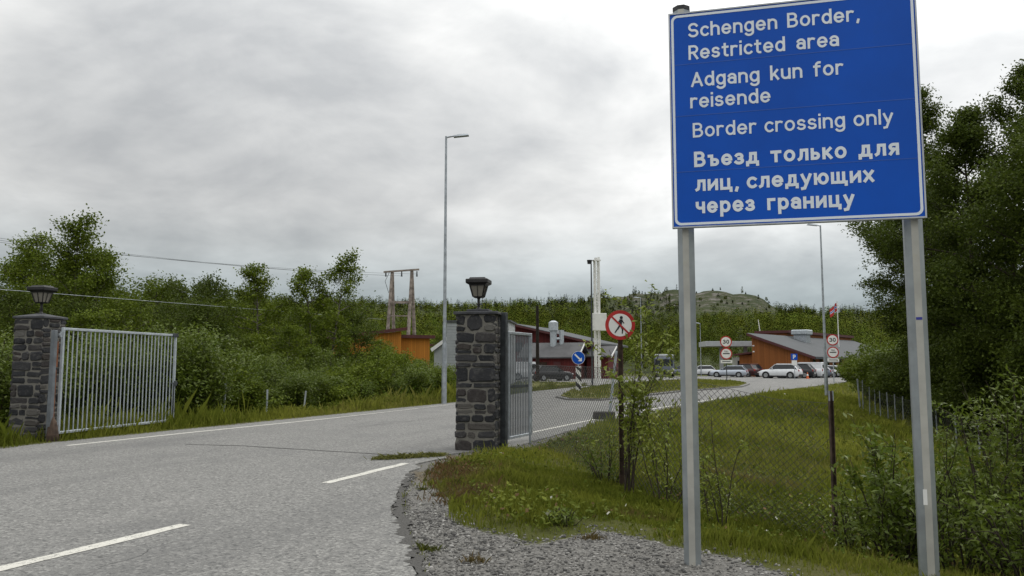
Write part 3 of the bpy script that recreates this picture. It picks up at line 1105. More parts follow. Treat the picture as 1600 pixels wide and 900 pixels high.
for px, Y, top in [(8, 30, 452), (60, 42, 425), (95, 31, 470), (160, 38, 418), (185, 33, 462), (215, 44, 436), (240, 36, 470), (262, 48, 440), (292, 40, 433), (318, 34, 470), (340, 50, 446),
                   (365, 42, 456), (385, 52, 452), (430, 46, 462), (455, 55, 466), (470, 42, 478), (535, 47, 482), (350, 36, 500), (440, 37, 500), (400, 35, 510), (280, 33, 490), (150, 28, 480), (25, 50, 400), (75, 52, 412),
                   (590, 90, 500), (640, 95, 505), (690, 92, 500), (620, 56, 540), (660, 52, 548), (562, 47, 470), (585, 58, 520), (600, 60, 532), (475, 36, 530)]:
    spots.append((px, Y, top))
used = set()
for i, (px, Y, top) in enumerate(spots):
    k = rs.randint(0, 6)
    pr = protos[k]
    if k in used: pr = copy_tree(pr)
    used.add(k)
    hh = (5.6 if k >= 4 else 6.0)
    put(pr, px, Y, h_for(top + 14, px, Y) / hh, rs.uniform(0, 6.28))
    pr.scale.x *= rs.uniform(0.9, 1.35)
    pr.scale.y *= rs.uniform(0.9, 1.3)
    alder = k >= 4
    tag(pr, 'dark round-crowned tree in the crowded wood behind the left verge' if alder else 'mid green birch in the crowded wood behind the left verge', 'tree',
        'trees of the wood behind the left verge')
for k in range(6):
    if k not in used: bpy.data.objects.remove(protos[k].children[0]); bpy.data.objects.remove(protos[k].children[0]); bpy.data.objects.remove(protos[k])

# willow shrubs along the left verge
bp = [bush('willow_shrub', None, 2.2, 1.15, PW, seed=51 + k, stems=28, per=11, leaf=0.08, spread=0.11, anchors=12, sub=4, aspect=0.45) for k in range(3)]
bp += [bush('willow_shrub', None, 2.2, 1.2, PB, seed=55 + k, stems=26, per=11, leaf=0.085, spread=0.12, anchors=12, sub=4, aspect=0.55) for k in range(2)]
sp_ = []
for px, Y, top in [(5, 21, 500), (-30, 19.5, 520), (110, 24, 520), (150, 27, 530), (205, 26, 530), (245, 24.5, 525), (285, 23.2, 505), (300, 26, 515), (320, 25.5, 560), (350, 26.5, 540), (378, 26, 570), (395, 29, 545),
                   (418, 27.2, 570), (440, 28.5, 560), (462, 27.6, 575), (486, 29.5, 560), (510, 29, 572), (530, 31, 562), (556, 31, 575), (575, 33, 558), (598, 32.6, 570), (618, 35, 556), (640, 34.4, 560), (660, 36.5, 550), (682, 36, 560),
                   (690, 39, 552), (548, 36, 556), (500, 34, 556), (455, 33, 555), (410, 33, 545), (700, 38, 575), (360, 31, 540), (310, 30, 530), (705, 44, 560), (520, 40, 545), (590, 40, 546), (640, 42, 548), (552, 52, 536), (575, 55, 540), (612, 50, 543), (535, 48, 530)]:
    sp_.append((px, Y, top))
usedb = set()
for i, (px, Y, top) in enumerate(sp_):
    k = rs.randint(0, 5)
    pr = bp[k]
    if k in usedb: pr = copy_tree(pr)
    usedb.add(k)
    if px > 280: Y += 1.6
    put(pr, px, Y, h_for(top, px, Y) / 2.15, rs.uniform(0, 6.28))
    sx = rs.uniform(1.0, 1.35)
    pr.scale.x *= sx
    pr.scale.y *= sx
    pr.scale.z *= rs.uniform(.72, 1.18)
    tag(pr, 'leafy green willow shrub in the thicket along the left road verge', 'bush', 'willow shrubs along the left verge')

# low undergrowth that closes the gaps of the thicket (nobody could count it)
def undergrowth(name, label, poly, n, hmin, hmax, size, mat, seed, bright=1.0, cols=((0.050, 0.085, 0.010), (0.11, 0.155, 0.020))):
    rs = np.random.RandomState(seed)
    poly = np.array(poly)
    lo, hi = poly.min(0), poly.max(0)
    Q = rs.uniform(0, 1, (n * 3, 2)) * (hi - lo) + lo
    sd = poly_sd(Q, poly)
    Q, sd = Q[sd < 0][:n], sd[sd < 0][:n]
    top = (hmin + (hmax - hmin) * np.clip(0.5 + 0.5 * wob(Q, 0.7), 0, 1)) * sstep(-sd, -0.05, 0.8)
    z = ground_h(Q, False) + top * rs.uniform(0.05, 1, len(Q)) ** 0.7
    Pq = np.column_stack([Q, z])
    V, F = leaf_quads(Pq, size, rs, 0.5, 0.3)
    k = np.clip(0.5 + 0.6 * wob(Q, 1.3) + rs.normal(0, 0.2, len(Q)), 0, 1)[:, None]
    c = (np.array(cols[0]) * (1 - k) + np.array(cols[1]) * k) * bright
    o = mesh_np(name, V, F, mat, None, np.repeat(c, 4, 0))
    return tag(o, label, 'undergrowth', kind='stuff')


W2 = [(-32, 15.0), (-13.5, 17.3)] + [tuple(onground(px, Y))[:2] for px, Y in ((150, 21.5), (300, 24), (420, 26.6), (520, 28.6), (620, 32.0), (700, 36.5))] + [(-3, 52), (-12, 60), (-30, 60), (-45, 40)]
VW = [(-14.5, 16.6)] + [tuple(onground(px, Y))[:2] for px, Y in ((150, 19.8), (300, 22.6), (420, 25.2), (520, 27.3), (620, 30.6), (700, 35.0), (690, 38), (610, 33.2), (510, 29.6), (410, 27.3), (290, 24.6), (140, 21.6))] + [(-16, 18)]
undergrowth('verge_weeds', 'tall lush weeds and grass between the left road edge and the shrubs', VW, 30000, 0.22, 0.75, 0.075, M['blade'], 6, 1.0, ((0.075, 0.105, 0.012), (0.165, 0.195, 0.028)))
undergrowth('undergrowth', 'tangled low green undergrowth filling the thicket behind the left verge', W2, 90000, 0.5, 1.5, 0.11, M['blade'], 3)

# ------------------------------------------------------------------ stone gate pillars
t = NT('pillar_stone')
geo = t.node('ShaderNodeNewGeometry')
p = t.obj()
rnd = geo.outputs['Random Per Island']
c = t.ramp(rnd, [(0.0, (0.016, 0.017, 0.020)), (0.4, (0.030, 0.031, 0.035)), (0.65, (0.047, 0.046, 0.048)), (0.82, (0.038, 0.030, 0.027)), (1.0, (0.12, 0.115, 0.105))])
n1 = t.noise(p, 9, 6, 0.7)
c = t.mix(t.math('MULTIPLY', t.f(n1, 0.5, 0.75), 0.6), c, (0.13, 0.125, 0.115))
c = t.mix(t.math('MULTIPLY', t.f(t.noise(p, 22, 5, 0.7), 0.55, 0.7), 0.55), c, (0.016, 0.016, 0.017))
M['stone'] = t.pbr(c, 0.8, 0, 0.35, t.bump(t.noise(p, 16, 7, 0.75), 0.8, 0.03))
t = NT('pillar_mortar')
p = t.obj()
c = t.mix(t.noise(p, 12, 5, 0.7), (0.115, 0.11, 0.098), (0.23, 0.22, 0.195))
M['mortar'] = t.pbr(c, 0.95, 0, 0.15, t.bump(t.noise(p, 40, 5, 0.7), 0.7, 0.02))


def rubble_face(rs, W, H):
    """irregular coursed stones on a W x H face: list of outline polygons"""
    rects = []
    z = 0.0
    while z < H - 0.02:
        hh = min(rs.choice([0.10, 0.15, 0.21, 0.28], p=[.22, .3, .28, .2]), H - z)
        if H - z - hh < 0.06: hh = H - z
        x = 0.0
        while x < W - 0.02:
            ww = rs.uniform(0.16, 0.48)
            if W - x - ww < 0.13: ww = W - x
            if hh > 0.17 and rs.uniform() < 0.45:      # two thin stones over each other
                k = rs.uniform(0.35, 0.65)
                rects += [(x, x + ww, z, z + hh * k), (x, x + ww, z + hh * k, z + hh)]
            else:
                rects.append((x, x + ww, z, z + hh))
            x += ww
        z += hh
    polys = []
    for x0, x1, z0, z1 in rects:
        g_ = rs.uniform(.012, .018)
        x0 += g_; x1 -= g_; z0 += g_; z1 -= g_
        w_, h_ = x1 - x0, z1 - z0
        j = lambda a: rs.uniform(-a, a)
        k = min(w_, h_) * rs.uniform(0.12, 0.3)
        sk = j(0.022)
        pts = [(x0 + k, z0 + j(.006)), (x0 + w_ * .55, z0 + j(.008)), (x1 - k, z0 + sk * .5), (x1 + j(.010), z0 + k), (x1 + j(.014), z1 - k), (x1 - k, z1 + sk), (x0 + w_ * .45, z1 + j(.008)), (x0 + k, z1 + j(.006)),
               (x0 + j(.012), z1 - k), (x0 + j(.012), z0 + k)]
        polys.append(pts)
    return polys


def pillar(loc, rz, H, label, seed, W=0.76, pyramid=0.0):
    root = empty('gate_pillar', loc, rz)
    tag(root, label, 'pillar', 'stone gate pillars', 'thing')
    rs = np.random.RandomState(seed)
    MB().box(-W / 2 + 0.012, W / 2 - 0.012, -W / 2 + 0.012, W / 2 - 0.012, -0.25, H, 0.01).build('mortar_core', M['mortar'], root)
    bm = bmesh.new()
    for q in range(4):
        mt = Matrix.Rotation(q * math.pi / 2, 4, 'Z')
        for poly in rubble_face(rs, W + 0.01, H + 0.2):
            d = rs.uniform(0.008, 0.042)
            cx_ = sum(a for a, b in poly) / 10
            cz_ = sum(b for a, b in poly) / 10
            rings = []
            for sc_, y in ((1.0, 0.03), (1.0, -d * 0.45), (0.80, -d)):
                rings.append([bm.verts.new(mt @ Vector(((a - cx_) * sc_ + cx_ - W / 2, -W / 2 + 0.02 + y + rs.uniform(-.004, .004), max(-0.2, (b - cz_) * sc_ + cz_ - 0.2)))) for a, b in poly])
            for A, B in zip(rings[:-1], rings[1:]):
                for i in range(10):
                    bm.faces.new((A[i], A[(i + 1) % 10], B[(i + 1) % 10], B[i]))
            bm.faces.new(rings[-1])
    bmesh.ops.recalc_face_normals(bm, faces=bm.faces[:])
    me = bpy.data.meshes.new('stones')
    bm.to_mesh(me)
    bm.free()
    link_mesh('stones', me, M['stone'], root)
    cap = MB()
    c = W / 2 + (0.025 if pyramid > 0 else 0.045)
    if pyramid > 0:
        cap.box(-c, c, -c, c, H, H + 0.05, 0.008)
        cap.frustum(H + 0.05, c - 0.01, c - 0.01, H + 0.05 + pyramid, 0.07, 0.07)
    else:
        cap.box(-c, c, -c, c, H, H + 0.055, 0.01)
        cap.box(-c * 0.5, c * 0.5, -c * 0.5, c * 0.5, H + 0.054, H + 0.11, 0.01)
    cap.build('cap', M['slate'], root)
    return root


def lantern(loc, rz, label, s=1.0):
    root = empty('gate_lantern', loc, rz)
    root.scale = (s, s, s)
    tag(root, label, 'lantern', 'lanterns on the gate pillars')
    b = MB().box(-0.07, 0.07, -0.07, 0.07, 0, 0.02, 0.004)
    b.tube([(0, 0, 0.01), (0, 0, 0.05), (0, 0, 0.22), (0, 0, 0.25)], [0.05, 0.028, 0.028, 0.045], 10)
    b.tube([(0, 0, 0.10), (0, 0, 0.12)], 0.045, 10)
    b.build('stem', M['lantern'], root)
    f = MB().frustum(0.245, 0.085, 0.085, 0.27, 0.105, 0.105)
    for sx, sy in ((-1, -1), (1, -1), (1, 1), (-1, 1)):
        f.bar((sx * .098, sy * .098, .265), (sx * .155, sy * .155, .50), 0.022)
    for q in range(4):
        mt = Matrix.Rotation(q * math.pi / 2, 3, 'Z')
        f.bar(mt @ Vector((0, -.100, .265)), mt @ Vector((0, -.157, .50)), 0.010)
        f.bar(mt @ Vector((-.155, -.157, .495)), mt @ Vector((.155, -.157, .495)), 0.02)
    f.build('cage', M['lantern'], root)
    MB().frustum(0.27, 0.090, 0.090, 0.495, 0.145, 0.145).build('glass', M['lamp_glass'], root)
    r_ = MB().frustum(0.50, 0.165, 0.165, 0.535, 0.228, 0.228).box(-.228, .228, -.228, .228, .5352, .62, .012).frustum(.62, .175, .175, .655, .15, .15)
    r_.build('roof', M['lantern'], root)
    return root


PR = R(-9)
NP = Vector((at(749, 600, 15.4).x, 15.4, 0))
NPH = zrow(491, 15.0)
pillar((NP.x, NP.y, 0.0), PR, NPH, 'tall dark rubble stone pillar beside the gravel, the nearer of the two', 5, 0.76)
lantern((NP.x - 0.02, NP.y, NPH + 0.108), PR, 'black lantern on the nearer pillar, its glass panes clearly visible', 0.95)
FP = Vector((at(58, 600, 17.6).x, 17.6, -0.08))
FPH = zrow(494, 17.3) - FP.z - 0.05
pillar(FP, PR, FPH, 'dark rubble stone pillar that carries the wide open gate', 8, 0.71, 0.07)
lantern((FP.x, FP.y, FP.z + FPH + 0.118), PR, 'black lantern on the farther pillar, in front of the trees', 0.95)

# ------------------------------------------------------------------ gates
def gate(name, label, a, b, z0, z1, nbars, frame_mat, bar_mat, hinge_side=True):
    """leaf from a to b (ground points): frame members and every bar a part"""
    a, b = Vector((a[0], a[1], 0)), Vector((b[0], b[1], 0))
    d = b - a
    L = d.length
    root = empty(name, (a.x, a.y, 0), math.atan2(d.y, d.x))
    tag(root, label, 'gate')
    w = 0.055
    f = MB()
    f.box(0, w, -.03, .03, z0, z1, .006)
    f.box(L - w, L, -.03, .03, z0, z1, .006)
    f.box(w, L - w, -.03, .03, z1 - w, z1, .006)
    f.box(w, L - w, -.03, .03, z0, z0 + w, .006)
    f.build('gate_frame', frame_mat, root)
    k0 = None
    for i in range(nbars):
        x = w + (L - 2 * w) * (i + 1) / (nbars + 1)
        if k0 is None:
            k0 = MB().box(-.011, .011, -.011, .011, z0 + w - .004, z1 - w + .004, .003).build('bar', bar_mat, root)
            k0.location = (x, 0, 0)
        else:
            c = k0.copy()
            COL.objects.link(c)
            c.location = (x, 0, 0)
    return root, L


ha, hb = at(89, 677, 17.25), at(270, 660, 21.2)
gt, L = gate('swing_gate', 'wide galvanised bar gate swung open beside the left verge', ha, hb, 0.13, 2.40, 28, M['galv_light'], M['galv_light'])
MB().box(L - .18, L + .02, -.05, .05, 2.33, 2.42, .005).box(L - .06, L + .03, -.06, -.031, 1.05, 1.18, .004).bar((L - .22, -.05, 1.12), (L + .05, -.05, 1.12), .03).bar((L - .09, -.05, .2), (L - .09, -.05, 1.1), .028).build('latch', M['dark_steel'], gt)
for z in (0.3, 2.25):
    MB().tube([(-.03, 0, z - .06), (-.03, 0, z + .06)], .028, 10).bar((-.09, 0.0, z), (0.0, 0.0, z), .03, .05).build('hinge', M['galv'], gt)
# hinge post: galvanised upright with rusty channel, planted in front of the pillar
MB().bar((-.20, .02, -.1), (-.20, .02, 2.33), .09, .10, bev=.006).build('hinge_post', M['galv_dark'], gt)
MB().bar((-.115, .03, 1.55), (-.115, .03, 2.1), .05, .07).bar((-.115, .03, .4), (-.115, .03, 1.5), .03, .05).build('rusty_channel', M['rust_bright'], gt)
MB().tube([(-.15, -.02, -.1), (-.15, -.02, .12), (-.15, -.0, .38), (-.16, 0, .5)], [.11, .125, .09, .04], 10).box(-.24, -.05, -.12, -.03, .02, .1, .01).build('rusty_foot', M['rust'], gt)

ga, gb = at(793, 680, 16.1), at(830, 670, 17.2)
g2_, L2 = gate('side_gate', 'narrow galvanised bar panel attached beside the nearer pillar', ga, gb, 0.12, 2.27, 12, M['galv'], M['galv_dark'])
MB().box(.05, L2 - .05, -.022, -.0145, 1.14, 1.19).build('mid_rail', M['dark_steel'], g2_)
hpost = MB().box(-.05, .05, -.06, .06, -0.1, 2.60, .006).build('hinge_post', M['dark_steel'], g2_)
bpy.context.view_layer.update()
hpost.location = g2_.matrix_world.inverted() @ Vector((NP.x + .47, NP.y - .02, 0))

# ------------------------------------------------------------------ the big blue sign
SL, SR = at(1053, 355, 6.56), at(1445, 338, 6.08)
Wd = Vector((SR.x - SL.x, SR.y - SL.y, 0))
SW = Wd.length
z_b = SL.z
z_t = at(1050, 25, 6.56).z
SH = z_t - z_b
ang = math.atan2(Wd.y, Wd.x)
sign = empty('border_sign', (SL.x, SL.y, 0), ang)
tag(sign, 'large blue board with white lettering in three languages on two grey posts', 'sign')


def rrect(x0, x1, z0, z1, r, n=6):
    out = []
    for cx_, cz_, a0 in ((x1 - r, z0 + r, -90), (x1 - r, z1 - r, 0), (x0 + r, z1 - r, 90), (x0 + r, z0 + r, 180)):
        for k in range(n + 1):
            a_ = R(a0 + 90 * k / n)
            out.append((cx_ + r * math.cos(a_), cz_ + r * math.sin(a_)))
    return out


def ring_mesh(mb, outer, inner, y0, y1):
    n = len(outer)
    v = lambda q, y: mb.bm.verts.new((q[0], y, q[1]))
    A, B = [v(q, y0) for q in outer], [v(q, y0) for q in inner]
    C_, D_ = [v(q, y1) for q in outer], [v(q, y1) for q in inner]
    for i in range(n):
        j = (i + 1) % n
        mb.bm.faces.new((A[i], A[j], B[j], B[i]))
        mb.bm.faces.new((A[i], C_[i], C_[j], A[j]))
        mb.bm.faces.new((B[i], B[j], D_[j], D_[i]))


panel = MB().box(0, SW, -.012, .012, z_b, z_t).build('panel', M['sign_blue'], sign)
fr = MB()
e_ = 0.012
fr.box(-e_, 0, -.018, .03, z_b - e_, z_t + e_).box(SW, SW + e_, -.018, .03, z_b - e_, z_t + e_).box(0, SW, -.018, .03, z_b - e_, z_b).box(0, SW, -.018, .03, z_t, z_t + e_)
fr.build('edge_frame', M['sign_back'], sign)
bd = MB()
ring_mesh(bd, rrect(.010, SW - .010, z_b + .010, z_t - .010, .05), rrect(.030, SW - .030, z_b + .030, z_t - .030, .035), -.0145, -.012)
bd.build('border_line', M['sign_white'], panel)
for fz in (0.243, 0.487, 0.748):
    z = z_t - fz * SH
    MB().box(.031, SW - .031, -.0135, -.012, z - .0025, z + .0025).build('seam', M['seam_blue'], panel)
MB().box(0.02, SW - 0.02, .013, .05, z_b + .28, z_b + .34).box(0.02, SW - 0.02, .013, .05, z_t - .40, z_t - .34).build('back_rail', M['sign_back'], sign)


# stroke lettering in the manner of road-sign type: every glyph is a set of centre lines on a cap height of 1
def _arc(cx_, cy_, rx, ry, a0, a1, n=14):
    return [(cx_ + rx * math.cos(R(a0 + (a1 - a0) * k / n)), cy_ + ry * math.sin(R(a0 + (a1 - a0) * k / n))) for k in range(n + 1)]


_b, _x, _c, _d = .08, .66, .92, -.20
_oval = lambda cx_=.23, rx=.23: _arc(cx_, .37, rx, .29, 0, 360, 28)
_arch = _arc(.21, .45, .21, .21, 180, 0) + [(.42, _b)]
_bowl = lambda x0, r=.16: [(x0, .41), (x0 + .17, .41)] + _arc(x0 + .17, .245, r, .165, 90, -90, 12) + [(x0, _b)]
_a = [_arc(.2, .46, .2, .20, 155, 0, 12) + [(.40, _b)], _arc(.19, .25, .19, .17, 0, 360, 24)]
_e = [_arc(.23, .37, .23, .29, 0, 318, 26), [(.03, .37), (.44, .37)]]
_cc = [_arc(.23, .37, .23, .29, 48, 312, 22)]
_y = [[(0, _x), (.21, .12)], [(.42, _x), (.19, _b - .05), (.12, _d + .02), (.0, _d)]]
_t3 = lambda k, o: [_arc(.17 * k, o[0], .17 * k, o[1], 150, -90, 16), _arc(.17 * k, o[2], .20 * k, o[3], 90, -150, 16)]
_Lx = lambda x: [(x, _b), (x, _x)]
_Lc = lambda x: [(x, _b), (x, _c)]
GLY = {
    'S': [_arc(.25, .70, .24, .22, 25, 255, 16) + _arc(.25, .29, .25, .21, 75, -155, 16)], 'c': _cc, 'h': [_Lc(0), _arch], 'e': _e, 'n': [_Lx(0), _arch],
    'g': [_oval(.22, .22), [(.44, _x), (.44, -.02)] + _arc(.22, -.02, .22, .19, 0, -150, 12)],
    'B': [_Lc(0), [(0, _c), (.24, _c)] + _arc(.24, .72, .2, .2, 90, -90) + [(0, .52)], [(.2, .52), (.26, .52)] + _arc(.26, .30, .23, .22, 90, -90) + [(0, _b)]],
    'o': [_oval()], 'r': [_Lx(0), _arc(.2, .45, .2, .21, 180, 62, 10)], 'd': [_oval(.22, .22), _Lc(.44)], ',': [[(.06, .07), (.02, -.08)]],
    'R': [_Lc(0), [(0, _c), (.24, _c)] + _arc(.24, .70, .22, .22, 90, -90) + [(0, .48)], [(.22, .48), (.46, _b)]],
    's': [_arc(.18, .515, .17, .145, 25, 255, 14) + _arc(.18, .225, .19, .145, 75, -155, 14)],
    't': [[(.12, _c - .06), (.12, .22)] + _arc(.26, .22, .14, .14, 180, 275, 8), [(.0, _x), (.28, _x)]], 'i': [_Lx(0), [(0, .915), (0, .925)]], 'a': _a,
    'A': [[(0, _b), (.29, _c)], [(.29, _c), (.58, _b)], [(.12, .33), (.46, .33)]], 'k': [_Lc(0), [(.05, .30), (.34, _x)], [(.16, .42), (.38, _b)]],
    'u': [[(0, _x), (0, .29)] + _arc(.21, .29, .21, .21, 180, 360) + [(.42, .29)], _Lx(.42)], 'f': [_arc(.27, .75, .17, .17, 80, 180, 10) + [(.10, _b)], [(0, _x), (.28, _x)]],
    'l': [_Lc(0)], 'y': _y,
    'ъ': [[(0, _x), (.15, _x)], _Lx(.15), _bowl(.15)], 'ь': [_Lx(0), _bowl(0)], 'з': _t3(1, (.515, .145, .225, .145)),
    'д': [[(.09, .10), (.16, .30), (.17, _x), (.43, _x), (.43, _b)], [(-.02, _b), (.54, _b)], [(-.02, _b), (-.02, -.08)], [(.54, _b), (.54, -.08)]],
    'т': [[(0, _x), (.44, _x)], _Lx(.22)], 'л': [[(.0, _b), (.08, .13), (.12, .32), (.13, _x), (.42, _x), (.42, _b)]], 'к': [_Lx(0), [(.05, .34), (.34, _x)], [(.13, .40), (.37, _b)]],
    'я': [_Lx(.38), [(.38, _x), (.18, _x)] + _arc(.18, .51, .17, .15, 90, 270, 12) + [(.38, .36)], [(.2, .36), (.02, _b)]],
    'и': [_Lx(0), [(.03, .14), (.39, .60)], _Lx(.42)], 'ц': [_Lx(0), [(0, _b), (.50, _b)], _Lx(.40), [(.52, _b), (.52, -.08)]],
    'ю': [_Lx(0), [(0, .37), (.18, .37)], _oval(.41, .21)], 'щ': [_Lx(0), _Lx(.29), _Lx(.58), [(0, _b), (.68, _b)], [(.70, _b), (.70, -.08)]],
    'х': [[(0, _b), (.38, _x)], [(.38, _b), (0, _x)]], 'ч': [_Lx(.38), [(0, _x), (0, .50)] + _arc(.16, .50, .16, .17, 180, 270, 8) + [(.38, .33)]],
    'р': [_oval(.24, .22), [(.02, _x), (.02, _d)]], 'г': [_Lx(0), [(0, _x), (.30, _x)]], 'н': [_Lx(0), _Lx(.42), [(0, .38), (.42, .38)]],
    '3': _t3(1.35, (.70, .22, .29, .21)), '0': [_arc(.26, .5, .25, .42, 0, 360, 30)], 'T': [[(0, _c), (.5, _c)], _Lc(.25)], 'O': [_arc(.28, .5, .28, .42, 0, 360, 30)], 'L': [_Lc(0), [(0, _b), (.40, _b)]],
    'P': [_Lc(0), [(0, _c), (.25, _c)] + _arc(.25, .69, .22, .23, 90, -90) + [(0, .46)]],
}
for k_, v_ in (('В', 'B'), ('е', 'e'), ('о', 'o'), ('с', 'c'), ('у', 'y'), ('а', 'a')):
    GLY[k_] = GLY[v_]


def lettering(s, x0, x1, zb, cap, y, mat, parent, weight=.15, gap=.30, space=.42, name='lettering'):
    """each word a mesh: text standing upright, facing -y, running from x0 to x1 on base line zb"""
    hw_ = weight / 2
    words, cur, pen, first = [], [], 0.0, True
    for ch in s:
        if ch == ' ':
            words.append(cur)
            cur = []
            pen += space
            continue
        g_ = GLY[ch]
        w_ = max(q[0] for st_ in g_ for q in st_)
        cur.append((g_, pen))
        pen += w_ + gap
    words.append(cur)
    total = pen - gap
    k = (x1 - x0 - weight * cap) / total
    n_s = 0
    for wd in words:
        V, F = [], []
        for g_, p0 in wd:
            for st_ in g_:
                pts = [Vector(((p0 + q[0]) * k / cap, q[1])) for q in st_]
                pts = pts[:1] + [pts[i] for i in range(1, len(pts)) if (pts[i] - pts[i - 1]).length > 1e-3]
                closed = (pts[0] - pts[-1]).length < 1e-4
                if closed: pts = pts[:-1]
                m_ = len(pts)
                if not closed:
                    pts[0] = pts[0] + (pts[0] - pts[1]).normalized() * hw_ * .98
                    pts[-1] = pts[-1] + (pts[-1] - pts[-2]).normalized() * hw_ * .98
                i0 = len(V)
                yy = y - 0.00012 * (n_s % 7)
                n_s += 1
                for i in range(m_):
                    a = pts[(i - 1) % m_] if closed or i > 0 else None
                    c_ = pts[(i + 1) % m_] if closed or i < m_ - 1 else None
                    d1 = (pts[i] - a).normalized() if a is not None else None
                    d2 = (c_ - pts[i]).normalized() if c_ is not None else None
                    d1 = d1 or d2
                    d2 = d2 or d1
                    n1, n2 = Vector((-d1.y, d1.x)), Vector((-d2.y, d2.x))
                    mv = (n1 + n2).normalized()
                    mv = mv * min(1.8, 1 / max(mv.dot(n1), .3)) * hw_
                    for q in (pts[i] + mv, pts[i] - mv):
                        V.append((x0 + weight * cap / 2 + q.x * cap, yy, zb + (q.y) * cap))
                for i in range(m_ if closed else m_ - 1):
                    j = (i + 1) % m_
                    F.append((i0 + 2 * i, i0 + 2 * i + 1, i0 + 2 * j + 1, i0 + 2 * j))
        o_ = mesh_np(name, V, F, mat, parent)
    return o_


def wfrac(px):
    t_ = (px - 1051.5) / 389.0
    return t_ / (.926 + t_ * .074)


CAPH = 0.126
for s_, a, b, fz, wt, gp_, sw in (
        ('Schengen Border,', 1080, 1352, .118, .150, .25, .48), ('Restricted area', 1080, 1318, .224, .150, .25, .55),
        ('Adgang kun for', 1083, 1323, .354, .150, .25, .52), ('reisende', 1081, 1207, .454, .150, .25, .4),
        ('Border crossing only', 1084, 1398, .592, .140, .24, .36), ('Въезд только для', 1085, 1405, .728, .195, .30, .52),
        ('лиц, следующих', 1086, 1364, .840, .190, .28, .34), ('через границу', 1086, 1332, .942, .195, .30, .60)):
    lettering(s_, wfrac(a) * SW, wfrac(b) * SW, z_t - fz * SH, CAPH, -.0142, M['sign_white'], panel, wt, gp_, sw)

# two extruded grey posts, chamfered
def sign_post(px_mid, w, top, cap):
    fx_ = px_mid * SW
    c = .042
    h_ = w / 2
    poly = [(-h_ + c, -h_ + .00), (h_ - c, -h_ + .00), (h_, -h_ + c), (h_, h_ - c), (h_ - c, h_), (-h_ + c, h_), (-h_, h_ - c), (-h_, -h_ + c)]
    wp = sign.matrix_world @ Vector((fx_, 0, 0))
    zg = gz(wp.x, wp.y) - .3
    o_ = MB().plate(poly, zg, top).build('post', M['post_grey'], sign)
    o_.location = (fx_, .05 + h_, 0)
    MB().box(-.0252, .0252, -h_ - .0035, -h_ - .0004, zg, top - .002).build('face_strip', M['post_strip'], o_)  # added beige strip makes the front face paler than the chamfers
    if cap:
        k_ = MB().plate([(x * 1.06, y * 1.06) for x, y in poly], top, top + .035).build('cap', M['black'], o_)
    return o_


bpy.context.view_layer.update()
sign_post(.048, .135, z_t + .075, True)
rp = sign_post(.966, .135, z_t + .05, True)
MB().box(-.032, -.004, -.0735, -.0712, .55, .665).build('sticker', M['white'], rp)
MB().box(-.022, .022, -.0735, -.0712, 1.945, 1.965).build('tape_mark', M['blue_tape'], rp)

# ------------------------------------------------------------------ chain link fence from the pillar to the rusty post
def chainlink(parent, pts, pitch, wire, mat, name='mesh_panel'):
    """pts: list of (x, y, zbottom, ztop); straight crossing wires plus top and bottom strand"""
    V, F = [], []
    cum = [0.0]
    for a, b in zip(pts[:-1], pts[1:]):
        cum.append(cum[-1] + math.hypot(b[0] - a[0], b[1] - a[1]))
    A = np.array(pts)
    C = np.array(cum)
    Hm = np.mean(A[:, 3] - A[:, 2])

    def pos(u, v):
        x, y, zb, zt = (np.interp(u, C, A[:, k]) for k in range(4))
        return np.array([x, y, zb + v * (zt - zb)])

    def wire_(q):
        n0 = len(V)
        m = len(q)
        d_ = q[-1] - q[0]
        d_ = d_ / max(np.linalg.norm(d_), 1e-9)
        side = np.cross(d_, [0.3, 0.9, 0.1])
        side /= np.linalg.norm(side)
        oth = np.cross(d_, side)
        for pnt in q:
            for k in range(3):
                a_ = 2.094 * k
                V.append(pnt + wire * (math.cos(a_) * side + math.sin(a_) * oth))
        for i in range(m - 1):
            for k in range(3):
                F.append((n0 + i * 3 + k, n0 + i * 3 + (k + 1) % 3, n0 + i * 3 + 3 + (k + 1) % 3, n0 + i * 3 + 3 + k))

    nu = int(C[-1] / pitch)
    for sgn in (1, -1):
        for i in range(-int(Hm / pitch) - 1, nu + int(Hm / pitch) + 2):
            q = []
            for v in np.linspace(0, 1, 9):
                u = i * pitch + sgn * v * Hm
                if -1e-6 <= u <= C[-1] + 1e-6: q.append(pos(u, v) + np.array([0, sgn * wire * 0.8, 0]))
            if len(q) > 1: wire_(q)
    for v in (0.0, 1.0):
        wire_([pos(u, v) for u in np.linspace(0, C[-1], 24)])
    return mesh_np(name, V, F, mat, parent)


pp = []
for px, Y, zt in ((828, 16.4, 1.60), (970, 12.2, 1.55), (1060, 11.1, 1.42), (1130, 10.8, 1.30), (1210, 10.4, 1.16), (1297, 10.0, 1.12)):
    q = at(px, 600, Y)
    pp.append((q.x, Y, gz(q.x, Y) + 0.02, zt))
fence = empty('chain_link_fence', (0, 0, 0))
tag(fence, 'sagging chain link fence running down the bank from the nearer pillar', 'fence')
chainlink(fence, pp, 0.085, 0.0032, M['wire'])
for i, (zt, mt, w) in enumerate(((1.64, M['galv'], .05), (None, None, 0))):
    if zt: MB().tube([(pp[0][0], pp[0][1], pp[0][2] - .2), (pp[0][0], pp[0][1], zt)], .024, 8).build('post', mt, fence)
q = pp[-1]
ph = zrow(611, 10.0)
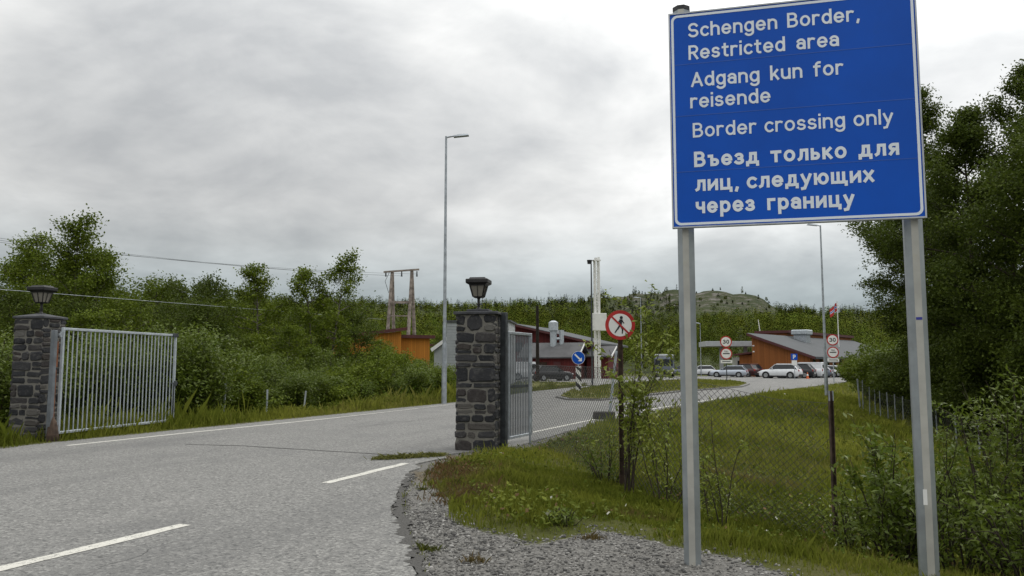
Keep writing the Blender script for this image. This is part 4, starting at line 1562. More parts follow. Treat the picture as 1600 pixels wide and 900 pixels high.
# the rusty post is a channel section: web and two flanges
rp_ = MB().box(-.026, .026, .012, .020, q[2] - .3, ph).box(-.026, -.019, -.026, .012, q[2] - .3, ph).box(.019, .026, -.026, .012, q[2] - .3, ph).build('post', M['rust'], fence)
rp_.location = (q[0], q[1], 0)
MB().box(-.027, -.0185, -.0275, .0, ph - .12, ph + .002).box(.0185, .027, -.0275, .0, ph - .12, ph + .002).build('zinc_tip', M['galv'], rp_)

# old wire fence along the foot of the wood on the right
of = empty('wire_fence', (0, 0, 0))
tag(of, 'old wire fence of thin grey posts along the dark wood edge', 'fence')
ol = []
for i, (px, yt, yb) in enumerate(((1343, 592, 642), (1347, 594, 640), (1357, 604, 644), (1366, 609, 648), (1374, 613, 660), (1386, 638, 674), (1397, 636, 674), (1409, 634, 684), (1425, 636, 690), (1461, 640, 706), (1490, 655, 724), (1525, 664, 742))):
    Y = np.interp(px, [1343, 1490, 1530], [41, 27, 25])
    x = at(px, 600, Y).x
    zg = gz(x, Y)
    zt = zrow(yt, Y)
    zt = max(zt, zg + 1.25)
    w = .035 if i > 0 else .06
    MB().bar((x, Y, zg - .3), (x + (-.10 if i == 0 else rs.normal(0, .03)), Y, zt), w).build('post', M['galv'], of)
    ol.append((x, Y, zg + .1, zt - .1))
ol = ol[:1] + ol[2:]
chainlink(of, ol, 0.30, 0.004, M['wire'], 'wire_mesh')

# thin pale marker stakes in the left verge grass
for px, Y, yt, lean_, lab in ((351, 25.0, 600, .02, 'tall pale wooden stake in the left verge grass'), (418, 26.4, 609, 0, 'thin pale stake in the left verge, between the tall one and the leaning one'), (473, 28.0, 611, .10, 'leaning pale stake in the left verge near the bend'),):
    x = at(px, 600, Y).x
    zg = gz(x, Y)
    o = MB().bar((0, 0, -.3), (lean_ * 1.2, 0, zrow(yt, Y) - zg), .05, .04, bev=.004).build('marker_stake', M['galv_light'])
    o.location = (x, Y, zg)
    tag(o, lab, 'stake', 'marker stakes in the left verge')

# ------------------------------------------------------------------ round traffic signs
def face_sign(parent, c, r, rim, mats, name='sign_disc', back=True):
    """red (or plain) disc with inner disc proud of it, facing -y"""
    o_ = MB().disc(c, r, .02, 44).build(name, mats[0], parent)
    if rim: MB().disc((c[0], c[1] - .003, c[2]), r - rim, .002, 44).build('disc_face', mats[1], o_)
    return o_


# no pedestrians, overgrown by a sapling
q = at(970, 600, 12.0)
zg = gz(q.x, 12.0)
zc = zrow(508, 12.0)
ns = empty('no_pedestrians_sign', (q.x, 12.0, 0), R(-4))
tag(ns, 'round red-rimmed sign with crossed-out walking figure, half hidden by sapling leaves', 'sign')
MB().box(-.035, .035, .014, .022, zg - .3, zc + .1).box(-.035, -.027, -.02, .014, zg - .3, zc - .24).box(.027, .035, -.02, .014, zg - .3, zc - .24).build('post', M['rust'], ns)
RAD = 0.222
d0 = face_sign(ns, (0, -.03, zc), RAD, .052, (M['red'], M['white']))
fig = MB()
P2 = lambda x, z: (x * RAD, -.036, zc + z * RAD)
fig.disc(P2(.08, .50), .105 * RAD, .003, 20)


def limb(mb, a, b, w0, w1, y=-.036, th=.003):
    a, b = Vector((a[0], 0, a[1])), Vector((b[0], 0, b[1]))
    d_ = (b - a).normalized()
    n_ = Vector((-d_.z, 0, d_.x))
    poly = [a + n_ * w0 / 2, b + n_ * w1 / 2, b - n_ * w1 / 2, a - n_ * w0 / 2]
    mb.prism([(v.x, v.z) for v in poly], y, y + th)


S_ = lambda x, z: (x * RAD, zc + z * RAD)
for a, b, w0, w1 in (((.06, .38), (.02, .0), .22, .17), ((.02, .02), (.16, -.30), .13, .10), ((.16, -.28), (.13, -.58), .10, .07), ((.0, .02), (-.18, -.28), .13, .10), ((-.18, -.26), (-.36, -.52), .10, .07),
                     ((.10, .34), (.26, .10), .09, .06), ((.02, .34), (-.20, .12), .09, .06)):
    limb(fig, S_(*a), S_(*b), w0 * RAD, w1 * RAD)
fig.build('walking_figure', M['black'], d0)
sl = MB()
limb(sl, S_(-.55, .55), S_(.55, -.55), .12 * RAD, .12 * RAD, -.0385, .002)
sl.build('slash', M['red'], d0)

# blue keep-right arrow with a striped board, on the island
q = at(904, 600, 45)
br = empty('keep_right_sign', (q.x, 45, .13), R(-3))
tag(br, 'round blue sign with white slanting arrow above a black and white striped board', 'sign')
zc = zrow(559, 45) - .13
r_ = .37
MB().tube([(0, .05, -.1), (0, .05, zc + .2)], .03, 8).build('post', M['galv'], br)
d1 = face_sign(br, (0, 0, zc), r_, .02, (M['white'], M['sign_blue']))
ar = MB()
limb(ar, (-.20, zc + .20), (.10, zc - .10), .085, .085, -.0065, .003)
ar.prism([(.20, zc - .20), (.19, zc + .02), (.11, zc - .05), (.05, zc - .11), (-.02, zc - .19)], -.0065, -.0035)
ar.build('arrow', M['white'], d1)
st_h0, st_h1 = .02, zrow(572, 45) - .13
bd_ = MB().box(-.15, .15, .0, .02, st_h0, st_h1).build('striped_board', M['white'], br)
sb = MB()
k = 0
z = st_h0
H_ = st_h1 - st_h0
while z < st_h1 - .05:
    lo = [(-.149, min(z + .30, st_h1 - .002)), (.149, max(st_h0, z)), (.149, min(z + .24, st_h1 - .002)), (-.149, min(z + .54, st_h1 - .002))]
    if lo[3][1] - lo[0][1] > .02 or lo[2][1] - lo[1][1] > .02:
        sb.prism(lo, -.004, -.0005)
    z += .50
sb.build('black_stripes', M['black'], bd_)

# 30 and customs signs, two assemblies
def speed_customs(px, Y, label, y30, yc, yp, rad, yaw, backing):
    q = at(px, 600, Y)
    root = empty('speed_limit_sign', (q.x, Y, .0), yaw)
    tag(root, label, 'sign', 'speed limit and customs signs')
    zg = .0
    z1, z2, z3 = zrow(y30, Y), zrow(yc, Y), zrow(yp, Y)
    MB().tube([(0, .06, -.2), (0, .06, z1 + .2)], .04, 8).build('post', M['galv'] if backing else M['dark_steel'], root)
    if backing:
        MB().box(-rad * .95, rad * .95, .022, .03, z3 - .2, z1 + .1).build('backing_board', M['grey_panel'], root)
    a = face_sign(root, (0, 0, z1), rad, rad * .19, (M['red'], M['white']))
    lettering('30', -rad * .54, rad * .54, z1 - rad * .34, rad * .68, -.006, M['black'], a, .20, .28)
    b = face_sign(root, (0, 0, z2), rad, rad * .19, (M['red'], M['white']))
    MB().box(-rad * .56, rad * .56, -.006, -.0035, z2 - rad * .09, z2 + rad * .09).build('bar', M['black'], b)
    lettering('TOLL', -rad * .36, rad * .36, z2 + rad * .24, rad * .26, -.006, M['black'], b, .2, .32)
    pl_ = MB().box(-rad * .98, rad * .98, 0, .02, z3 - rad * .27, z3 + rad * .27).build('plate', M['white'], root)
    MB().box(-rad * .7, rad * .7, -.003, -.0005, z3 - rad * .06, z3 + rad * .08).build('plate_line', M['dark_steel'], pl_)
    return root


speed_customs(1136, 68, 'speed limit and customs discs on a dark post standing in the island grass', 534, 552.5, 565, .49, R(-9), False)
speed_customs(1303.5, 70, 'speed limit and customs discs beside the tall lamp, before the eaves of the brown building', 531, 550.5, 562.5, .49, R(-12), True)

# parking sign in front of the cars
q = at(1242, 590, 86)
ps = empty('parking_sign', (q.x, 86, 0), R(-15))
tag(ps, 'small square blue parking sign with a white plate on a thin post', 'sign')
z1 = zrow(557.5, 86)
MB().tube([(0, .05, -.1), (0, .05, z1 + .2)], .035, 8).build('post', M['galv'], ps)
b = MB().box(-.33, .33, 0, .02, z1 - .33, z1 + .33).build('blue_plate', M['sign_blue'], ps)
lettering('P', -.13, .15, z1 - .22, .44, -.003, M['white'], b, .2)
MB().box(-.27, .27, 0, .02, z1 - .88, z1 - .38).build('white_plate', M['white'], ps)

# leaning post with a dark block at the road edge
q = g2(945, 656)
lb = empty('leaning_post', (q[0], q[1], 0.0), R(-10))
tag(lb, 'leaning grey green post set in a dark concrete block at the road edge', 'post', kind='thing')
MB().box(-.34, .30, -.13, .13, 0.0, .24, .03).build('block', M['concrete'], lb)
MB().bar((.14, .0, .15), (.36, .0, zrow(548, q[1])), .075, .05).build('upright', M['galv'], lb)

# ------------------------------------------------------------------ street lamps and poles
def lamp(px, ytop, Y, label, rad=.085, arm=.75, dirx=1, z0=None):
    x = at(px, 600, Y).x
    zg = gz(x, Y) if z0 is None else z0
    h = zrow(ytop, Y) - zg
    root = empty('street_lamp', (x, Y, zg))
    tag(root, label, 'street lamp', 'street lamps')
    MB().tube([(0, 0, -.2), (0, 0, h * .22), (0, 0, h * .2201), (0, 0, h)], [rad, rad, rad * .72, rad * .42], 12).build('pole', M['galv'], root)
    MB().tube([(0, 0, h - .05), (dirx * arm * .4, 0, h + .02)], rad * .35, 8).build('bracket', M['galv'], root)
    hd = MB().frustum(0, .32, .13, .07, .28, .10).frustum(.07, .20, .07, .10, .14, .05).build('lamp_head', M['galv'], root)
    hd.location = (dirx * (arm * .4 + .28), 0, h - .01)
    hd.rotation_euler = (0, R(-6) * dirx, 0)
    return root


lamp(694, 213, 33, 'tall street lamp beside the left road edge, reaching far above the trees', .105, .9, 1)
lamp(1291, 352, 48, 'tall thin street lamp between the legs of the blue sign', .105, .5, -1, 0.0)
lamp(1003, 465, 102, 'distant small street lamp behind the sapling, before the wooded hill', .09, .8, -1, 0.0)
lamp(1096, 505, 112, 'distant thin lamp pole just right of the left sign post', .07, .3, -1, 0.0)
for px, yt, yb, Y, lab in ((1191, 499, 530, 128, 'thin white mast rising behind the high end of the brown roof'),):
    x = at(px, 600, Y).x
    o = MB().tube([(0, 0, 0), (0, 0, 6), (-.35, 0, zrow(yt, Y))], [.09, .08, .05], 8).build('thin_mast', M['white'])
    o.location = (x, Y, 0)
    tag(o, lab, 'mast')

# white lattice mast with cameras and a cabinet
Y = 62
x = at(934, 600, Y).x
ms = empty('camera_mast', (x, Y, 0), R(15))
tag(ms, 'white lattice mast with cameras on top and a cabinet halfway up', 'mast')
h = zrow(408, Y)
la = MB()
w = .155
for sx, sy in ((-1, -1), (1, -1), (1, 1), (-1, 1)):
    la.bar((sx * w, sy * w, -.1), (sx * w, sy * w, h), .09)
n = 22
for i in range(n):
    z0, z1 = h * i / n, h * (i + 1) / n
    s_ = 1 if i % 2 else -1
    la.bar((-w * s_, -w, z0), (w * s_, -w, z1), .022)
    la.bar((w, -w * s_, z0), (w, w * s_, z1), .022)
    la.bar((-w, -w * s_, z0), (-w, w * s_, z1), .022)
    la.bar((-w * s_, w, z0), (w * s_, w, z1), .022)
la.build('lattice', M['white'], ms)
MB().box(-.55, .55, -.62, -.22, zrow(517, Y), zrow(490, Y), .02).build('cabinet', M['white'], ms)
cm = MB().box(-.28, .28, -.2, .2, h, h + .1).tube([(-.12, -.1, h + .1), (-.12, -.1, h + .24)], .10, 10).tube([(.15, 0, h + .1), (.15, 0, h + .30)], .12, 10)
cm.build('camera_head', M['white'], ms)
MB().tube([(-.62, -.1, h - .25), (-.62, -.1, h + .05)], [.16, .20], 12).box(-.62, -.2, -.13, -.07, h + .02, h + .06).build('dome_camera', M['black'], ms)
x = at(925.5, 600, 61).x
o = MB().tube([(0, 0, -.1), (0, 0, zrow(412, 61))], [.07, .05], 8).build('thin_pole', M['dark_steel'])
o.location = (x, 61, 0)
tag(o, 'thin grey pole close beside the white lattice mast', 'pole')
x = at(840, 600, 74).x
up_ = MB().tube([(0, 0, -.2), (0, 0, zrow(478, 74))], [.19, .13], 10).build('utility_pole', M['dark_pole'])
up_.location = (x, 74, 0)
tag(up_, 'dark wooden pole before the red building', 'pole')

# twin-pole timber power line structure
Y = 79
pyl = empty('power_pylon', (at(625, 600, Y).x, Y, gz(at(625, 600, Y).x, Y)))
tag(pyl, 'weathered timber power pylon with two A-legs and a crossarm', 'pylon')
X0 = pyl.location.x
zp = pyl.location.z
lx = lambda px: at(px, 600, Y).x - X0
lz = lambda py: zrow(py, Y) - zp
for a, b in (((603, 560), (610.5, 424)), ((612.5, 560), (610.5, 424)), ((636.5, 560), (641.5, 423)), ((647, 560), (641.5, 423))):
    dy = 1.6 if a[0] in (612.5, 647) else -1.2
    MB().tube([(lx(a[0]), dy, -.2), (lx(b[0]), dy * .12, lz(b[1]))], [.21, .14], 9).build('leg', M['wood_pole'], pyl)
MB().bar((lx(597.5), -.28, lz(425.5)), (lx(653.5), -.28, lz(421.5)), .20, .16).build('crossarm', M['wood_pole'], pyl)
for yy in (473, 494):
    MB().bar((lx(608), -.5, lz(yy)), (lx(643), -.5, lz(yy)), .22 if yy == 473 else .12).build('brace', M['wood_pole'], pyl)
for px in (601, 626, 650):
    MB().tube([(lx(px), -.28, lz(424)), (lx(px), -.28, lz(424) - .55)], [.05, .09], 8).build('insulator', M['dark_steel'], pyl)
MB().tube([(lx(607), -.3, lz(425)), (lx(600), -.3, lz(440)), (lx(606), -.3, lz(458))], .025, 5).build('jumper_wire', M['black'], pyl)


def cable(label, pts, r, sag=0.0, mat=None):
    pts = [Vector(p) for p in pts]
    out = []
    for a, b in zip(pts[:-1], pts[1:]):
        for k in range(16):
            f = k / 16
            q = a.lerp(b, f)
            q.z -= sag * 4 * f * (1 - f)
            out.append(q)
    out.append(pts[-1])
    o_ = MB().tube([tuple(q) for q in out], r, 5).build('power_cable', mat or M['dark_steel'])
    return tag(o_, label, 'cable', 'overhead cables')


for i, (px, py0, py1) in enumerate(((601, 430, 371), (626, 431, 375), (650, 428, 379))):
    cable(('uppermost thin cable from the left end of the crossarm', 'thin cable from the middle of the crossarm', 'thin cable from the right end of the crossarm')[i],
          [at(px, py0, 78.7), at(-60, py1 - 7, 46), at(-60, py1 - 7, 46) * 1.7 - at(px, py0, 78.7) * 0.7], .011, 0.4)
cable('low single cable running behind the far pillar lantern towards the pylon', [(-12.0, -8, 6.4), at(-40, 449, 18), at(600, 499, 78)], .0075, 0.0, M['galv'])

# ------------------------------------------------------------------ buildings
# red building: broad low gable with two small annexes
Y = 98
rb = empty('red_building', (at(800, 600, Y).x, Y, 0), R(-20))
tag(rb, 'long dark red timber building with low gabled roof and small grey-roofed annexes', 'building')
hw = 10.3
za, ze = zrow(506, Y), zrow(536, Y)
MB().prism([(-hw, -.1), (hw, -.1), (hw, ze - .15), (0, za - .15), (-hw, ze - .15)], 0, 16).build('wall', M['red_boards'], rb)
MB().prism([(-hw - .6, ze - .33), (0, za - .15), (hw + .6, ze - .33), (hw + .6, ze - .08), (0, za + .10), (-hw - .6, ze - .08)], -.7, 16.6).build('roof', M['roof_grey'], rb)
MB().prism([(-hw - .62, ze - .40), (0, za - .20), (hw + .62, ze - .40), (hw + .62, ze - .16), (0, za + .02), (-hw - .62, ze - .16)], -.80, -.702).build('barge_board', M['maroon'], rb)
for k, (xa, xb, y0, ridge) in enumerate(((3.2, 9.4, -5.2, 4.05), (9.8, 12.3, -1.5, 3.7))):
    d_ = 4.6
    eave = 2.55 if k == 0 else 2.7
    mt = Matrix.Rotation(math.pi / 2, 4, 'Z')
    def gp(poly, x0, x1):
        m_ = MB()
        A = [m_.bm.verts.new((x0, q[0] + y0, q[1])) for q in poly]
        B = [m_.bm.verts.new((x1, q[0] + y0, q[1])) for q in poly]
        m_.bm.faces.new(A)
        m_.bm.faces.new(list(reversed(B)))
        for i in range(len(poly)):
            j = (i + 1) % len(poly)
            m_.bm.faces.new((A[i], B[i], B[j], A[j]))
        return m_
    wl_ = gp([(0, -.1), (d_, -.1), (d_, eave), (d_ / 2, ridge - .12), (0, eave)], xa, xb).build('annex_wall', M['red_boards'], rb)
    gp([(-.5, eave - .22), (d_ / 2, ridge - .05), (d_ + .5, eave - .22), (d_ + .5, eave - .07), (d_ / 2, ridge + .1), (-.5, eave - .07)], xa - .5, xb + .5).build('annex_roof', M['roof_dark'], wl_)
    gp([(-.52, eave - .30), (d_ / 2, ridge - .12), (d_ / 2, ridge + .12), (-.52, eave - .05)], xb + .502, xb + .56).build('barge_board', M['white'], wl_)
    if k == 0:
        MB().box(5.1, 6.1, y0 - .05, y0 - .003, .9, 1.9).build('window', M['glass'], wl_)
        MB().box(6.9, 7.7, y0 - .05, y0 - .003, 0, 1.95).build('door', M['maroon'], wl_)
vp = MB().tube([(6.3, -3.3, 2.6), (6.3, -3.3, 5.5), (6.3, -3.3, 5.55), (6.3, -3.3, 6.5), (6.3, -3.3, 6.7)], [.38, .38, .56, .56, .2], 14)
vp.tube([(7.2, -3.0, 2.8), (7.2, -3.0, 5.6)], .26, 10).tube([(6.3, -3.3, 4.6), (7.2, -3.0, 4.6)], .15, 8).build('vent_pipe', M['galv_light'], rb)
for xw in (-3.2, 0.4, 2.2):
    MB().box(xw, xw + 1.0, -.05, -.003, 3.2, 4.3).build('window', M['glass'], rb)

# brown-orange border station: a long roof falling towards us to a low eave
CY = 104.0
C0 = Vector((at(1267, 600, CY).x, CY, 0))
bs = empty('border_station', C0, R(50))            # local x along the eave, local y towards the high side
tag(bs, 'brown orange station building with one long slanting grey roof', 'building')
bd_, bl, ze_, zh_ = 7.8, 44.0, 2.75, 5.55
sl_ = (zh_ - ze_) / bd_


def along_x(poly, x0, x1):
    """polygon in y-z extruded along x"""
    m_ = MB()
    A = [m_.bm.verts.new((x0, q[0], q[1])) for q in poly]
    B = [m_.bm.verts.new((x1, q[0], q[1])) for q in poly]
    m_.bm.faces.new(A)
    m_.bm.faces.new(list(reversed(B)))
    for i in range(len(poly)):
        j = (i + 1) % len(poly)
        m_.bm.faces.new((A[i], B[i], B[j], A[j]))
    return m_


along_x([(0, -.1), (bd_, -.1), (bd_, zh_), (0, ze_)], 0, bl).build('wall', M['orange_boards'], bs)
rz_ = lambda y: ze_ + sl_ * y + .02
along_x([(-.9, rz_(-.9)), (bd_ + .4, rz_(bd_ + .4)), (bd_ + .4, rz_(bd_ + .4) + .2), (-.9, rz_(-.9) + .2)], -.6, bl + .5).build('roof', M['roof_grey'], bs)
along_x([(-.92, rz_(-.92) - .16), (bd_ + .42, rz_(bd_ + .42) - .16), (bd_ + .42, rz_(bd_ + .42) + .16), (-.92, rz_(-.92) + .16)], -.68, -.602).build('fascia', M['maroon'], bs)
MB().box(-.6, bl, -.98, -.902, rz_(-.9) - .1, rz_(-.9) + .17).build('gutter', M['dark_steel'], bs)
for k in range(9):
    xw = 1.0 + k * 2.6
    f_ = MB().box(xw, xw + .9, -.07, -.003, .4, 2.45).build('window', M['maroon'], bs)
    MB().box(xw + .08, xw + .82, -.09, -.072, .5, 2.35).build('pane', M['glass'], f_)
MB().box(14, bl, bd_ + .5, bd_ + 5, 4, 6.35).build('clerestory', M['orange_boards'], bs)
MB().box(13.6, bl + .4, bd_ + .1, bd_ + 5.4, 6.353, 6.75).build('clerestory_roof', M['maroon'], bs)
MB().box(13.2, 15.0, 5.2, 7.0, 4.4, 6.0).build('roof_unit', M['galv'], bs)
MB().box(12.9, 15.3, 4.9, 7.3, 6.003, 6.75, .12).build('unit_hood', M['galv_light'], bs)
MB().box(3.0, 10.0, bd_ + .003, bd_ + 3.2, -.1, 3.0).build('low_wing', M['orange_boards'], bs)
along_x([(bd_ + .004, 3.3), (bd_ + 3.8, 2.9), (bd_ + 3.8, 3.1), (bd_ + .004, 3.55)], 2.4, 10.4).build('low_roof', M['maroon'], bs)
for yy, zz in ((bd_ - .35, 4.1), (bd_ - .35, 3.3), (bd_ - .4, 1.0)):
    MB().box(-.05, -.003, yy, yy + .25, zz, zz + .16).build('wall_lamp', M['white'], bs)

# grey canopy over the control lanes
Y = 118
cn = empty('lane_canopy', (at(1141, 600, Y).x, Y, 0), R(-4))
tag(cn, 'pale grey flat canopy on posts left of the brown building', 'canopy')
hw = (at(1180, 600, Y).x - at(1103, 600, Y).x) / 2
zt_, zb_ = zrow(533.5, Y), zrow(541.5, Y)
MB().box(-hw, hw, -1.5, 5, zb_, zt_, .03).build('roof_slab', M['grey_panel'], cn)
for x_ in (-1.4, hw - 1.5):
    MB().box(x_, x_ + .5, 0, .5, -.1, zb_ + .004).build('support', M['grey_panel'], cn)
bth = MB().box(1.0, 3.8, .8, 3.2, 0, 2.7).build('control_booth', M['white'], cn)
MB().box(1.3, 3.5, .74, .797, 1.1, 2.2).build('window', M['glass'], bth)

def slab(mb, x0, z0, x1, z1, y0, y1, th_):
    mb.prism([(x0, z0), (x1, z1), (x1, z1 + th_), (x0, z0 + th_)], y0, y1)


# ochre house behind the trees on the left
Y = 70
oh = empty('ochre_house', (at(545, 600, Y).x, Y, gz(at(545, 600, Y).x, Y) - .1), R(26))
tag(oh, 'ochre yellow timber house with maroon roof edges half hidden by trees', 'house')
z0_ = oh.location.z
e1, e2 = zrow(527, Y) - z0_, zrow(516, Y) - z0_
mw = MB()
mw.prism([(0, -.1), (4.7, -.1), (4.7, e2), (0, e1)], 0, 6.5).build('wall', M['yellow_boards'], oh)
m2 = MB()
slab(m2, -.4, e1 - .02, 5.1, e2 + .08, -.5, 7, .28)
m2.build('roof', M['maroon'], oh)
w2 = MB().box(4.702, 8.0, 1.6, 7.5, -.1, e1 + .05).build('wing_wall', M['yellow_boards'], oh)
MB().box(4.72, 8.4, 1.2, 7.9, e1 + .053, e1 + .35).build('wing_roof', M['maroon'], w2)
for xw in (.9, 2.9):
    f_ = MB().box(xw, xw + 1.0, -.06, -.003, 1.2, 2.3).build('window', M['white'], oh)
    MB().box(xw + .1, xw + .9, -.08, -.062, 1.3, 2.2).build('pane', M['glass'], f_)

# grey corrugated shed beside the lamp
Y = 46
sh = empty('grey_shed', (at(697, 600, Y).x, Y, -.2), R(-6))
tag(sh, 'pale grey ribbed shed between the tall lamp and the nearer pillar', 'shed')
hs = zrow(503, Y) + .2
rw = MB().box(0, 3.6, .03, 3.5, 0, hs)
z = .15
while z < hs - .12:
    rw.box(.02, 3.58, 0, .0295, z, z + .12)
    z += .16
rw.build('wall', M['grey_panel'], sh)
MB().box(-.12, 3.72, -.1, 3.6, hs + .002, hs + .09).build('roof', M['roof_grey'], sh)

hw_ = empty('small_gable', (at(690, 600, 52).x, 52, -.2), R(0))
tag(hw_, 'little gabled roof with white barge board peeping out left of the tall lamp', 'outhouse')
z1, z2 = zrow(546, 52) + .2, zrow(527, 52) + .2
MB().prism([(-.5, 0), (1.6, 0), (1.6, z2 - .1), (.5, z2 - .1), (-.5, z1 - .1)], 0, 4).build('wall', M['grey_panel'], hw_)
MB().prism([(-.6, z1 - .1), (.5, z2 - .02), (1.7, z2 - .02), (1.7, z2 + .1), (.46, z2 + .1), (-.7, z1 + .02)], -.2, 4.2).build('roof', M['roof_dark'], hw_)
MB().prism([(-.62, z1 - .16), (.5, z2 - .1), (.46, z2 + .12), (-.72, z1 + .04)], -.26, -.202).build('barge_board', M['white'], hw_)

# flag
Y = 125
fx_ = at(1313, 600, Y).x
fl = empty('flagpole', (fx_, Y, 0))
tag(fl, 'white flagpole right of the tall thin lamp, in front of the wooded hill', 'flagpole')
hp_ = zrow(472, Y)
MB().tube([(0, 0, -.1), (0, 0, hp_)], [.09, .05], 8).tube([(0, 0, hp_), (0, 0, hp_ + .15)], .08, 8).build('pole', M['white'], fl)
fw, fh = 1.5, 1.35
nx_, nz_ = 22, 16
Vf, Ff, Mi = [], [], []
for i in range(nx_ + 1):
    for j in range(nz_ + 1):
        u, v = i / nx_, j / nz_
        Vf.append((-.06 - u * fw * .72, .18 * math.sin(u * 7 + v), hp_ - .1 - (1 - v) * fh - u * .95 + .08 * math.sin(u * 6)))
for i in range(nx_):
    for j in range(nz_):
        a = i * (nz_ + 1) + j
        Ff.append((a, a + nz_ + 1, a + nz_ + 2, a + 1))
        u, z_ = (i + .5) / 22, (j + .5) / 16
        if 7 <= i < 9 or 7 <= j < 9: Mi.append(2)
        elif 6 <= i < 10 or 6 <= j < 10: Mi.append(1)
        else: Mi.append(0)
fo = mesh_np('national_flag', Vf, Ff, M['red'])
fo.location = (fx_, Y, 0)
tag(fo, 'red flag with blue and white cross hanging from the white pole', 'flag')
fo.data.materials.append(M['white'])
fo.data.materials.append(M['sign_blue'])
fo.data.polygons.foreach_set('material_index', Mi)
fo['kind'] = 'thing'

# ------------------------------------------------------------------ cars
def car_paint(name, col, rough=0.3, metal=0.25):
    return paint(name, col, rough, metal, 0.6, 0.05, 1.5, (0.12, 0.11, 0.1), 0.25, 4, 0.0)


CP_ = {'white': car_paint('white_car_paint', (0.66, 0.68, 0.70), .3, 0.0), 'silver': car_paint('silver_car_paint', (0.42, 0.46, 0.52), .3, .4), 'black': car_paint('black_car_paint', (0.014, 0.015, 0.018)),
       'dark_red': car_paint('dark_red_car_paint', (0.05, 0.012, 0.014)), 'grey': car_paint('grey_blue_car_paint', (0.14, 0.16, 0.20))}
t = NT('head_lamp_glass')
M['headlight'] = t.pbr(t.mix(t.noise(t.obj(), 9, 2), (0.5, 0.5, 0.5), (0.75, 0.75, 0.75)), .15, 0, .6)
t = NT('tail_lamp_glass')
M['taillight'] = t.pbr(t.mix(t.noise(t.obj(), 9, 2), (0.25, 0.01, 0.01), (0.4, 0.03, 0.02)), .2, 0, .6)

STY = {
    # L, W, H, belt height, hood height, [x of: nose, hood end/windscreen base, roof start, roof end, rear window base, tail], wheel x
    'suv': (4.7, 1.88, 1.68, 1.08, 1.02, (0, 1.25, 1.95, 4.05, 4.55, 4.7), (0.88, 3.72), .37),
    'estate': (4.65, 1.82, 1.47, .95, .90, (0, 1.30, 2.10, 4.05, 4.52, 4.65), (0.90, 3.65), .33),
    'hatch': (4.1, 1.76, 1.50, .98, .92, (0, 1.10, 1.85, 3.45, 3.95, 4.1), (0.80, 3.30), .32),
    'van': (4.6, 1.85, 1.88, 1.12, 1.08, (0, .90, 1.65, 4.45, 4.56, 4.6), (0.85, 3.60), .33),
}


